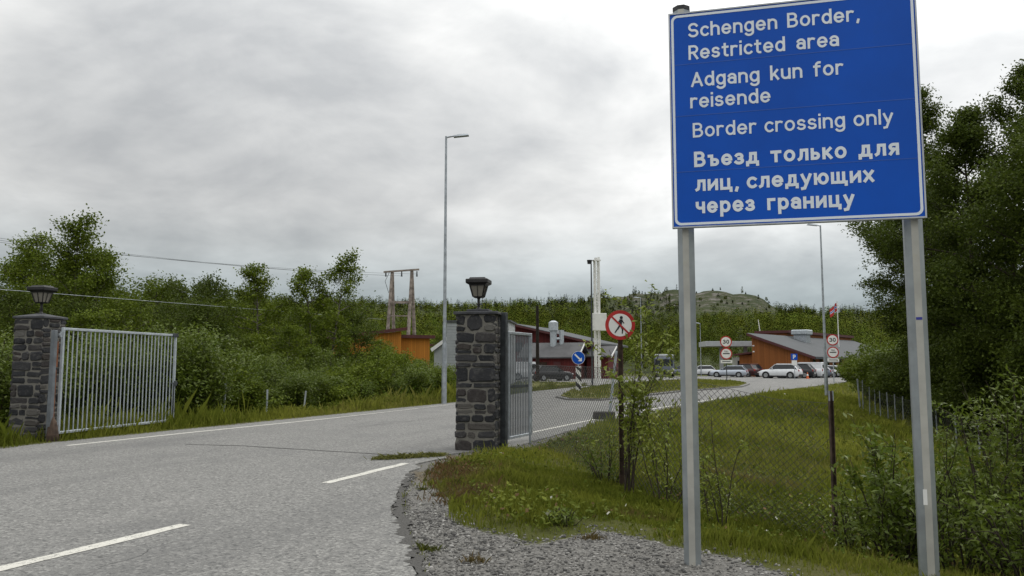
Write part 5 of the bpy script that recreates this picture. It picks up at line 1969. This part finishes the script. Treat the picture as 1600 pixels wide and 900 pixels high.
def car(style, col, label, x, y, yaw, cat='car', group='cars parked by the border station', panel_van=False):
    L, W, H, zb, zh, xs_, wx, wr = STY[style]
    root = empty('parked_van' if style == 'van' else 'parked_car', (x, y, ROADZ), yaw)
    tag(root, label, cat, group)
    m_ = CP_[col]
    hw = W / 2
    # body: lofted stations (x, half width, z bottom, z shoulder)
    st = [(0.0, .72 * hw, .34, zh * .62), (.10, .88 * hw, .24, zh * .80), (.45, .97 * hw, .20, zh * .95), (xs_[1], hw, .19, zb - .03), (xs_[1] + .9, hw, .19, zb), (xs_[3], hw, .19, zb + .02), (xs_[4], .97 * hw, .22, zb - .02), (L - .06, .92 * hw, .30, zb - .10), (L, .86 * hw, .38, zb - .2)]
    bm = bmesh.new()
    rings = []
    for sx, h_, z0, z1 in st:
        zm = z0 + (z1 - z0) * .55
        prof = [(h_ * .90, z0), (h_ * .985, z0 + .10), (h_, zm), (h_ * .965, z1 - .06), (h_ * .88, z1), (0, z1 + .025)]
        ring = prof + [(-a, b) for a, b in reversed(prof[:-1])]
        rings.append([bm.verts.new((sx - L / 2, a, b)) for a, b in ring])
    for A, B in zip(rings[:-1], rings[1:]):
        for i in range(len(A) - 1):
            bm.faces.new((A[i], A[i + 1], B[i + 1], B[i]))
        bm.faces.new((A[-1], A[0], B[0], B[-1]))
    bm.faces.new(rings[0]); bm.faces.new(list(reversed(rings[-1])))
    bmesh.ops.recalc_face_normals(bm, faces=bm.faces[:])
    me = bpy.data.meshes.new('body')
    bm.to_mesh(me); bm.free()
    body = link_mesh('body', me, m_, root, True)
    # dark wheel arches, sills and bumpers
    tr = MB()
    for w_ in wx:
        for s in (-1, 1):
            tr.tube([(w_ - L / 2, s * (hw - .14), wr), (w_ - L / 2, s * (hw + .008), wr)], wr + .075, 20)
    tr.box(wx[0] - L / 2 + wr, wx[1] - L / 2 - wr, -hw - .006, hw + .006, .17, .33, .02)
    tr.box(-L / 2 - .015, -L / 2 + .2, -hw * .8, hw * .8, .22, .44, .03).box(L / 2 - .15, L / 2 + .02, -hw * .85, hw * .85, .25, .5, .03)
    tr.build('trim', M['black'], root)
    # cabin: glass house and roof
    def hx(i): return xs_[i] - L / 2
    tw = hw * .78
    def loft(mb, bot, top, zb_, zt_):
        A = [mb.bm.verts.new((a, b, zb_)) for a, b in bot]
        B = [mb.bm.verts.new((a, b, zt_)) for a, b in top]
        mb.bm.faces.new(list(reversed(A))); mb.bm.faces.new(B)
        for i in range(4):
            mb.bm.faces.new((A[i], A[(i + 1) % 4], B[(i + 1) % 4], B[i]))
    bot = [(hx(1), -hw * .90), (hx(4), -hw * .90), (hx(4), hw * .90), (hx(1), hw * .90)]
    top = [(hx(2), -tw), (hx(3), -tw), (hx(3), tw), (hx(2), tw)]
    gl = MB()
    loft(gl, bot, top, zb - .03, H - .07)
    gl.build('glasshouse', M['glass'] if not panel_van else m_, root)
    rf = MB()
    t2_ = [(hx(2) + .12, -tw * .9), (hx(3) - .10, -tw * .9), (hx(3) - .10, tw * .9), (hx(2) + .12, tw * .9)]
    t1_ = [(hx(2) - .05, -tw - .012), (hx(3) + .06, -tw - .012), (hx(3) + .06, tw + .012), (hx(2) - .05, tw + .012)]
    loft(rf, t1_, t2_, H - .075, H)
    rf.build('roof', m_, root)
    for s in (-1, 1):
        pi = MB()
        bl, tl_ = s * hw * .905, s * (tw + .005)
        pi.bar((hx(1), bl, zb - .03), (hx(2), tl_, H - .05), .07, .05)
        pi.bar((hx(4), bl, zb - .03), (hx(3), tl_, H - .05), .16, .05)
        pi.bar((hx(2) - .05, tl_, H - .06), (hx(3) + .05, tl_, H - .06), .05, .05)
        if style in ('suv', 'estate'):
            pi.tube([(hx(2) + .15, s * (tw - .06), H + .0), (hx(3) - .05, s * (tw - .06), H + .0)], .03, 6)
        pi.build('window_frame', m_, root)
    if panel_van:
        for s in (-1, 1):
            MB().prism([(hx(1) + .25, zb + .02), (hx(2) + .75, zb + .02), (hx(2) + .75, H - .22), (hx(2) + .12, H - .22)], s * (hw * .865) - .02, s * (hw * .865) + .02).build('window', M['glass'], root)
        ws = MB()
        A = [(hx(1) - .01, -hw * .8, zb + .02), (hx(1) - .01, hw * .8, zb + .02), (hx(2) - .03, tw * .9, H - .12), (hx(2) - .03, -tw * .9, H - .12)]
        vs = [ws.bm.verts.new(v) for v in A] + [ws.bm.verts.new((v[0] + .03, v[1], v[2])) for v in A]
        for f_ in ((0, 1, 2, 3), (7, 6, 5, 4), (0, 4, 5, 1), (1, 5, 6, 2), (2, 6, 7, 3), (3, 7, 4, 0)): ws.bm.faces.new([vs[i] for i in f_])
        ws.build('windscreen', M['glass'], root)
        for s in (-1, 1):
            MB().box(L / 2 - .045, L / 2 - .02, s * .4 - .3, s * .4 + .3, zb + .1, H - .3).build('rear_window', M['glass'], root)
    for s in (-1, 1):
        MB().box(-L / 2 + .0, -L / 2 + .24, s * hw * .66 - .17, s * hw * .66 + .17, zh * .66, zh * .80, .03).build('headlight', M['headlight'], root)
        MB().box(L / 2 - .12, L / 2 + .012, s * hw * .78 - .10, s * hw * .78 + .10, zb - .30, zb - .04, .02).build('tail_light', M['taillight'], root)
        MB().box(hx(1) + .35, hx(1) + .47, s * (hw + .02) - .08, s * (hw + .02) + .08, zb + .02, zb + .16, .03).build('mirror', m_, root)
        for w_ in wx:
            wh = MB().tube([(0, -.11, 0), (0, -.10, 0), (0, .10, 0), (0, .11, 0)], [wr - .03, wr, wr, wr - .03], 22).build('wheel', M['tyre'], root, True)
            wh.location = (w_ - L / 2, s * (hw - .10), wr)
            MB().disc((0, 0, 0), wr * .66, .012, 20).build('rim', M['rim'], wh).location = (0, s * .112 - .006, 0)
    MB().box(L / 2 + .013, L / 2 + .022, -.26, .26, .55, .66).build('number_plate', M['white'], root)
    return root


A35 = R(-35)
q = at(1220, 592, 95)
car('suv', 'white', 'white sport utility car parked first in the row before the brown building', q.x, 95, A35)
ux, uy = math.sin(-A35) if False else 0.574, 0.819


def rowcar(k, style, col, label, cat='car', dx=0.0, **kw):
    car(style, col, label, q.x + (1.95 + dx) * k + .35, 95 + 1.9 * k, A35 + R(2) * (k % 2), cat, **kw)


rowcar(1, 'suv', 'black', 'black car directly behind the white sport utility car')
rowcar(2, 'van', 'white', 'white van standing in the row behind the black car', 'van', panel_van=True)
rowcar(3, 'hatch', 'grey', 'grey blue car right behind the white van')
rowcar(4.1, 'hatch', 'white', 'small white car near the far end of the row, right of the lamp')
rowcar(5, 'hatch', 'dark_red', 'dark red car closing the row under the customs signs')
q2 = at(1136, 590, 104)
car('estate', 'silver', 'silver estate car beneath the island speed signs', q2.x, 103, R(-24))
car('suv', 'dark_red', 'dark car just behind the tail of the silver estate', q2.x + 3.1, 106.5, R(-60))
q3 = at(1098, 588, 112)
car('hatch', 'white', 'distant white car partly behind the left sign post', q3.x, 113, R(-10))
car('estate', 'grey', 'distant grey car left of the left sign post', at(1066, 588, 116).x, 117, R(-10))
# by the red building
car('hatch', 'black', 'black car nosing out from the nearer pillar before the red building', at(862, 590, 80).x, 80, R(202), group='cars by the red building')
car('van', 'white', 'white van almost hidden by the narrow gate panel', at(826, 590, 84).x, 84, R(190), 'van', group='cars by the red building', panel_van=True)

# lorry
q = at(1038, 590, 104)
lo = empty('lorry', (q.x, 104, ROADZ), R(-12))
tag(lo, 'dark lorry with pale roof seen from the front behind the sapling', 'lorry')
MB().box(-1.25, 1.25, 0, 2.0, .55, 2.55, .12).build('cab', CP_['grey'], lo)
MB().box(-1.1, 1.1, -.03, -.002, 1.45, 2.3, .01).build('windscreen', M['glass'], lo)
MB().box(-1.27, 1.27, 2.1, 8.2, .9, 2.9, .05).build('load_box', CP_['black'], lo)
MB().box(-1.2, 1.2, .1, 1.8, 2.56, 2.95, .1).build('roof_deflector', M['grey_panel'], lo)
MB().box(-1.2, 1.2, -.06, 0.3, .35, .8, .05).build('bumper', M['black'], lo)
for s in (-1, 1):
    MB().box(s * .9 - .2, s * .9 + .2, -.085, -.062, .5, .68).build('headlight', M['headlight'], lo)
    for yy in (1.0, 5.4, 6.6):
        wq = MB().tube([(s * .85, yy, .5), (s * 1.2, yy, .5)], .5, 20).build('wheel', M['tyre'], lo)
        MB().tube([(s * 1.2, yy, .5), (s * 1.21, yy, .5)], .27, 14).build('rim', M['rim'], wq)

# cones by the cars
qx = at(1262, 590, 92)
cz = MB().box(-.2, .2, -.2, .2, 0, .04, .01).tube([(0, 0, .04), (0, 0, .75)], [.15, .03], 14)
co = cz.build('traffic_cone', M['orange'])
co.location = (qx.x, 92, ROADZ)
tag(co, 'orange traffic cone on the parking ground beside the black car', 'traffic cone')
MB().tube([(0, 0, .35), (0, 0, .52)], [.108, .080], 14).build('white_band', M['white'], co)

# ------------------------------------------------------------------ the dark trees on the right
def rtree(label, px, Y, top, r, base, seed, mats, leaf, per, limbs, sub, shape, trunks=1, anchors=4, spread=0.22, name='birch_tree', group=None, trunk_r=None):
    x = at(px, 600, Y).x
    zg = gz(x, Y)
    return tree(name, label, at(px, top, Y).z - zg, r, base, mats, (x, Y, zg), seed, limbs, sub, per, leaf, spread, anchors, shape, trunks, group, trunk_r=trunk_r, tilt=0.035)


rtree('tallest dark tree with feathery pointed top right of the blue sign', 1552, 29, 104, 3.9, 0.06, 201, PD, 0.105, 34, 66, 7, 'birch', 2, 6, 0.22)
rtree('dark broad tree whose crown bulges out left under the blue sign', 1464, 38, 285, 3.0, 0.06, 202, PD, 0.115, 30, 50, 6, 'round', 2, 5, 0.22, 'alder_tree')
rtree('dark tree at the far right edge of the picture, nearest to the blue sign', 1640, 25, 165, 3.4, 0.08, 203, PD, 0.10, 28, 50, 7, 'birch', 2, 6, 0.28, 'alder_tree')
rtree('narrow pointed dark tree close to the right edge of the blue sign', 1484, 36, 128, 2.9, 0.05, 204, PD, 0.11, 30, 60, 6, 'birch', 1, 5, 0.22, 'alder_tree')
for i, (px, Y, top, r) in enumerate(((1580, 34, 330, 2.8), (1500, 35, 440, 2.6), (1440, 41, 470, 2.2), (1600, 29, 420, 2.6), (1545, 34, 470, 2.6), (1690, 31, 380, 2.8))):
    rtree('dark lower tree in the shaded wood on the right', px, Y, top, r, 0.03, 210 + i, PD, 0.115, 22, 32, 6, 'round', 2, 5, 0.25, 'alder_tree', 'shaded trees of the wood on the right')
# lighter alders at the wood edge next to the road
for i, (px, Y, top, lab) in enumerate(((1376, 47, 520, 'light green bush overhanging the pale fence end by the road'), (1402, 44, 530, 'green bush in front of the dark bulging tree'), (1368, 62, 535, 'pale green bush beyond the customs signs at the wood edge'), (1330, 74, 556, 'low hedge-like bush under the customs signs'))):
    x = at(px, 600, Y).x
    zg = gz(x, Y)
    h = at(px, top, Y).z - zg
    bush('alder_bush', lab, h, h * .55 if Y > 45 else h * .42, PB if i != 1 else PW, (x, Y, zg), 230 + i, 30, 6, .15, .15, 9, .6, None, 'bush', .12, .05, .4, 4)
# low shade plants along the wire fence
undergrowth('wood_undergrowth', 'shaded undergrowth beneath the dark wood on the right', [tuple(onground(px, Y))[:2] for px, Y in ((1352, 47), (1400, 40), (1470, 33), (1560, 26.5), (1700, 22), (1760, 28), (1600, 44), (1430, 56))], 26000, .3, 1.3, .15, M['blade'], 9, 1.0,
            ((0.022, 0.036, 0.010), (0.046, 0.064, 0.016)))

# ------------------------------------------------------------------ near shrubs, large enough to show single leaves
def nbush(label, px, Y, top, r, seed, mats, stems, per, leaf, spread, anch, name='willow_shrub', f0=.2, sub=4, asp=.4, spray=.7, grav=.03, thick=1.0):
    x = at(px, 600, Y).x
    zg = gz(x, Y)
    return bush(name, label, at(px, top, Y).z - zg, r, mats, (x, Y, zg), seed, stems, per, leaf, spread, anch, asp, None, 'bush', f0, .08, .35, sub, thick, spray=spray, grav=grav)


SAP = (BARK_D, M['leaf_sapling'])
nbush('slender sapling with light green leaves growing in front of the no-walking sign', 978, 11.6, 418, .34, 301, SAP, 6, 3, .085, .05, 12, 'sapling', .28, 5, .42, thick=.55)
nbush('leafy bush round the foot of the no-walking sign post', 945, 12.3, 662, .55, 302, PW, 11, 3, .07, .06, 11, 'willow_shrub', .12, 3)
nbush('spreading light twiggy bush right of the no-walking sign post', 1035, 11.2, 575, .62, 303, SAP, 7, 3, .07, .05, 10, 'willow_shrub', .25, 4, .4, .8, thick=.55)
nbush('thin twiggy sapling just right of the left sign post', 1118, 9.6, 630, .42, 304, SAP, 5, 3, .055, .045, 12, 'sapling', .2, 4, thick=.6)
nbush('large-leaved willow bush at the bottom, left of the right sign post', 1392, 8.2, 650, .62, 305, PW, 22, 4, .075, .045, 15, 'willow_shrub', .15, 4, .42)
nbush('tall pale-leaved willow at the lower right corner, right of the right sign post', 1565, 7.6, 540, .62, 306, PW, 22, 4, .060, .045, 16, 'willow_shrub', .12, 5, .36)
nbush('low leafy bush between the right sign post and the lower right corner', 1490, 7.4, 720, .55, 307, PW, 18, 4, .060, .045, 15, 'willow_shrub', .12, 4, .42)
nbush('broad low bush at the right picture edge, below the tall pale-leaved willow', 1610, 6.6, 730, .6, 308, PW, 20, 4, .060, .045, 15, 'willow_shrub', .1, 4, .4)
nbush('small leafy bush left of the large-leaved willow, by the rusty post', 1335, 8.9, 742, .5, 309, PW, 14, 4, .055, .045, 14, 'willow_shrub', .12, 4, .42)
nbush('low bush behind the right sign post at the foot of the bank', 1455, 11, 650, .8, 310, PW, 20, 4, .075, .06, 12, 'willow_shrub', .12, 4, .42)
nbush('low green clump at the edge of the gravel with dry twigs', 878, 8.2, 792, .22, 311, PW, 14, 3, .045, .03, 16, 'weed_clump', .1, 2, .5)

# ------------------------------------------------------------------ grass (one mass of blades), weeds, stones
def blades(P2d, h, w, rs, base_col, lean=0.45):
    n = len(P2d)
    z = ground_h(P2d, False) - 0.01
    a_ = rs.uniform(0, 6.283, n)
    hh = h * rs.uniform(0.3, 1.25, n) * np.where(rs.uniform(0, 1, n) < .05, 1.7, 1)
    dx, dy = np.cos(a_), np.sin(a_)
    le = rs.uniform(0.1, 1.0, n) * lean * hh
    b_ = rs.uniform(0, 6.283, n)
    lx_, ly_ = np.cos(b_) * le, np.sin(b_) * le
    V = np.empty((n, 4, 3))
    ww = w * rs.uniform(0.7, 1.3, n)
    V[:, 0] = np.column_stack([P2d[:, 0] - dx * ww, P2d[:, 1] - dy * ww, z])
    V[:, 1] = np.column_stack([P2d[:, 0] + dx * ww, P2d[:, 1] + dy * ww, z])
    V[:, 2] = np.column_stack([P2d[:, 0] + dx * ww * .7 + lx_ * .45, P2d[:, 1] + dy * ww * .7 + ly_ * .45, z + hh * .62])
    V[:, 3] = np.column_stack([P2d[:, 0] + lx_ * 1.2, P2d[:, 1] + ly_ * 1.2, z + hh])
    C = np.repeat(base_col, 4, 0)
    return V.reshape(-1, 3), C


rs = np.random.RandomState(99)


def scatter(n, lo, hi):
    return rs.uniform(0, 1, (n, 2)) * (np.array(hi) - np.array(lo)) + np.array(lo)


Q = np.concatenate([scatter(210000, (-2.5, 5.5), (7.5, 13)), scatter(80000, (4.5, 3.5), (14, 11)), scatter(240000, (-2.5, 9), (17, 22)), scatter(160000, (-1, 20), (26, 52)), scatter(60000, (5, 45), (42, 86)), scatter(30000, (-18, 12), (-2, 20)), scatter(260000, (-18, 14), (3, 62))])
dd = np.hypot(Q[:, 0], Q[:, 1])
azq = np.degrees(np.arctan2(Q[:, 0], Q[:, 1]))
sda, sdg = poly_sd(Q, ASPH), poly_sd(Q, GRAVEL)
side = line_side(Q, RIGHT)
okk = (sda > 0.05) & (sdg + .2 * wob(Q, 2.2) > -0.05) & (np.abs(azq) < 47)
wobq = wob(Q, 1.6)
okk &= ~((sdg < 0.45 + .3 * wobq) & (rs.uniform(0, 1, len(Q)) > 0.25 + 0.5 * wobq))
okk &= ~((side < 0) & (sda > 4.5))
okk &= ~((side > 0) & (side > 26))
okk &= (sda > 0.45) | (rs.uniform(0, 1, len(Q)) < 0.3)
okk &= ~((side > 0) & (Q[:, 1] > 14) & (sda < 0.7) & (rs.uniform(0, 1, len(Q)) < .5))
Q = Q[okk]; dd = dd[okk]; sda = sda[okk]; side = side[okk]
hmap = np.where(side > 0, np.where(dd < 13, .12, .17), 0.26) * (1 + 0.45 * wob(Q, 0.9)) * np.clip(0.35 + sda * 0.55, 0.35, 1.0)
hmap = np.where(side < 0, hmap, hmap * np.clip(0.75 + (10 - dd) * 0.0, .6, 1.2)) * np.where(dd > 18, 1.4, 1.0)
brn = np.zeros(len(Q))
for (bx, by), br_ in BROWN:
    brn = np.maximum(brn, 1 - sstep(np.hypot(Q[:, 0] - bx, Q[:, 1] - by), br_ * .4, br_ * 1.6))
k1 = np.clip(0.5 + 0.7 * wob(Q, 0.5) + rs.normal(0, .16, len(Q)), 0, 1)[:, None]
k2 = (np.clip(0.8 * wob(Q + 31, 0.8) + rs.normal(0, .25, len(Q)) - .1, 0, 1) * 0.6)[:, None]
colr = np.array([0.094, 0.116, 0.013]) * (1 - k1) + np.array([0.205, 0.218, 0.036]) * k1
colr = colr * (1 - k2) + np.array([0.21, 0.165, 0.075]) * k2
br_ = (np.maximum(brn, 0) * rs.uniform(0.2, 1, len(Q)))[:, None]
colr = colr * (1 - br_) + np.array([0.15, 0.095, 0.055]) * br_
hmap *= (1 - 0.45 * brn) * (1 + .75 * np.clip(wob(Q, 3.1), -.6, 1))
wid = np.clip(0.0036 + dd * 0.00026, 0.004, 0.02)
colr = colr * np.where((side > 0) & (dd > 13), 1.38, 1.08)[:, None]
V, C = blades(Q, hmap, wid, rs, colr)
o = mesh_np('grass', V, np.arange(len(V)).reshape(-1, 4), M['blade'], None, C)
tag(o, 'green and dry grass covering the banks and road verges', 'grass', kind='stuff')

# turf of the island
Q = scatter(60000, (1, 34), (24, 92))
Q = Q[(poly_sd(Q, ISLAND) < -0.3) | (poly_sd(Q, [(-5, 45), (1.5, 47.5), (6, 62), (2, 72), (-6, 76)]) < -.2)]
n = len(Q)
k1 = np.clip(0.5 + 0.7 * wob(Q, 0.4) + rs.normal(0, .2, n), 0, 1)[:, None]
colr = np.array([0.105, 0.13, 0.018]) * (1 - k1) + np.array([0.20, 0.20, 0.045]) * k1
V, C = blades(Q, np.full(n, .12), np.full(n, .03), rs, colr)
V[:, 2] += .13
o = mesh_np('island_grass', V, np.arange(len(V)).reshape(-1, 4), M['blade'], None, C)
tag(o, 'mown yellowish grass on the traffic island and its neighbouring strip', 'grass', kind='stuff')

# broad-leaved weeds in the near bank
Q = np.concatenate([scatter(110000, (-2, 6), (9, 17)), scatter(110000, (1, 15), (24, 44))])
sda, sdg, side = poly_sd(Q, ASPH), poly_sd(Q, GRAVEL), line_side(Q, RIGHT)
pr_ = np.clip(0.22 + 0.9 * wob(Q, 1.1), 0, 1)
Q = Q[(sda > .6) & (sdg > .15) & (rs.uniform(0, 1, len(Q)) < pr_)]
n = len(Q)
z = ground_h(Q, False) + rs.uniform(.03, .26, n) * np.clip(.6 + .7 * wob(Q, 1.0), .3, 1.4)
V, F = leaf_quads(np.column_stack([Q, z]), rs.choice([.028, .045, .07], n) * np.where(Q[:, 1] > 16, 1.5, 1), rs, .5, .7)
k1 = np.clip(0.5 + 0.6 * wob(Q, 0.9) + rs.normal(0, .2, n), 0, 1)[:, None]
colr = np.array([0.065, 0.092, 0.012]) * (1 - k1) + np.array([0.14, 0.165, 0.028]) * k1
colr[rs.uniform(0, 1, n) < .008] = (.6, .6, .55)
dry = rs.uniform(0, 1, n) < .07
colr[dry] = np.array([.16, .10, .055])
o = mesh_np('bank_weeds', V, F, M['blade'], None, np.repeat(colr, 4, 0))
tag(o, 'broad-leaved weeds scattered through the bank grass', 'weeds', kind='stuff')
# dry stems and a small grass tongue lying over the line by the pillar
Q = scatter(5000, (g2(585, 722)[0], g2(585, 722)[1]), g2(690, 712))
c0, c1_ = np.array(g2(590, 720)), np.array(g2(690, 714))
e_ = c1_ - c0
tt = ((Q - c0) @ e_) / (e_ @ e_)
off = np.abs((Q - c0) @ np.array([-e_[1], e_[0]]) / np.hypot(*e_))
Q = c0 + rs.uniform(0, 1, 2600)[:, None] * e_ + rs.normal(0, .07, (2600, 2)) * np.linspace(.5, 1.3, 2600)[:, None]
colr = np.array([0.17, 0.17, 0.055]) * rs.uniform(.6, 1.2, (len(Q), 1))
V, C = blades(Q, np.full(len(Q), .05), np.full(len(Q), .009), rs, colr, 1.6)
V[:, 2] += .035
o = mesh_np('creeping_grass', V, np.arange(len(V)).reshape(-1, 4), M['blade'], None, C)
tag(o, 'thin tongue of grass creeping over the asphalt before the nearer pillar', 'grass', kind='stuff')
Q = np.concatenate([np.array([g2(698, 742)]) + rs.normal(0, 1, (2600, 2)) * [.30, .75], np.array([g2(735, 780)]) + rs.normal(0, 1, (900, 2)) * [.22, .35]])
Q = Q[(poly_sd(Q, ASPH) > .22) & (rs.uniform(0, 1, len(Q)) < .5 + .6 * wob(Q, 1.8))]
colr = np.where(rs.uniform(0, 1, (len(Q), 1)) < .7, np.array([[.15, .085, .05]]), np.array([[.10, .105, .03]])) * rs.uniform(.6, 1.25, (len(Q), 1))
V, C = blades(Q, np.full(len(Q), .085), np.full(len(Q), .0042), rs, colr, .9)
o = mesh_np('dry_weeds', V, np.arange(len(V)).reshape(-1, 4), M['blade'], None, C)
tag(o, 'dry reddish brown weeds on the bare dirt beside the nearer pillar', 'weeds', kind='stuff')
# small tufts in the gravel
tufts = [g2(668, 860), g2(742, 878), g2(690, 775), g2(660, 765), g2(925, 842)]
Vt, Ct = [], []
for (a, b), k in zip(tufts, (.055, .05, .06, .04, .05)):
    Q = np.array([[a, b]]) + rs.normal(0, k, (260, 2)) * np.array([1, .7])
    c_ = np.array([0.085, 0.095, 0.025]) if rs.uniform() < .6 else np.array([0.14, 0.10, 0.05])
    V, C = blades(Q, np.full(len(Q), k * .9), np.full(len(Q), .004), rs, c_ * rs.uniform(.6, 1.3, (len(Q), 1)), .8)
    Vt.append(V); Ct.append(C)
V = np.concatenate(Vt)
o = mesh_np('gravel_tufts', V, np.arange(len(V)).reshape(-1, 4), M['blade'], None, np.concatenate(Ct))
tag(o, 'sparse little grass tufts growing in the gravel shoulder', 'grass', kind='stuff')

# gravel: loose stones
t = NT('gravel_stone')
rnd = t.node('ShaderNodeNewGeometry').outputs['Random Per Island']
c = t.ramp(rnd, [(0, (0.045, 0.045, 0.045)), (0.4, (0.115, 0.113, 0.108)), (0.75, (0.20, 0.195, 0.183)), (1, (0.40, 0.39, 0.37))])
M['gravel'] = t.pbr(t.mix(t.math('MULTIPLY', t.noise(t.pos(), 120, 4), 0.3), c, (0.1, 0.095, 0.085)), 0.9, 0, .25)
bm = bmesh.new()
bmesh.ops.create_icosphere(bm, subdivisions=1, radius=1)
IV = np.array([v.co[:] for v in bm.verts])
IF = np.array([[v.index for v in f.verts] for f in bm.faces])
bm.free()
Q = np.concatenate([scatter(60000, (-2, 4.5), (6, 9.5)), scatter(9000, (-2, 8), (4, 13))])
sdg = poly_sd(Q, GRAVEL)
dens = 1 - sstep(sdg + .16 * wob(Q, 2.2), -.25, .28)
dq = np.hypot(Q[:, 0], Q[:, 1])
pat = np.clip(.75 + .5 * wob(Q, .9), .15, 1) * np.where(Q[:, 1] > 9.0, .35, 1)
keep = (rs.uniform(0, 1, len(Q)) < dens * pat) & (np.abs(np.degrees(np.arctan2(Q[:, 0], Q[:, 1]))) < 46)
Q = Q[keep][:26000]
rp_l = np.array([g2(*q) for q in ((640, 742), (627, 768), (624, 800), (633, 835), (647, 868), (660, 905))])
cr = np.concatenate([rp_l[i] + (rp_l[i + 1] - rp_l[i]) * rs.uniform(0, 1, (420, 1)) + rs.normal(0, .045, (420, 2)) + [.03, 0] for i in range(len(rp_l) - 1)])
Q = np.concatenate([Q, cr])
n = len(Q)
sz = np.exp(rs.normal(math.log(0.0085), .42, n))
sz = np.minimum(sz, .024)
z = ground_h(Q, False) + sz * .25
ax = rs.uniform(.6, 1.35, (n, 1, 3)) * np.array([1, 1, .7])
V = IV[None] * rs.uniform(.78, 1.22, (n, 12, 1)) * ax * sz[:, None, None]
an = rs.uniform(0, 6.28, n)
ca, sa = np.cos(an)[:, None], np.sin(an)[:, None]
V = np.stack([V[..., 0] * ca - V[..., 1] * sa, V[..., 0] * sa + V[..., 1] * ca, V[..., 2]], -1)
V += np.column_stack([Q, z])[:, None, :]
F = (IF[None] + (np.arange(n) * 12)[:, None, None]).reshape(-1, 3)
o = mesh_np('gravel', V.reshape(-1, 3), F, M['gravel'])
tag(o, 'loose grey crushed stone on the road shoulder at the foot of the sign', 'gravel', kind='stuff')
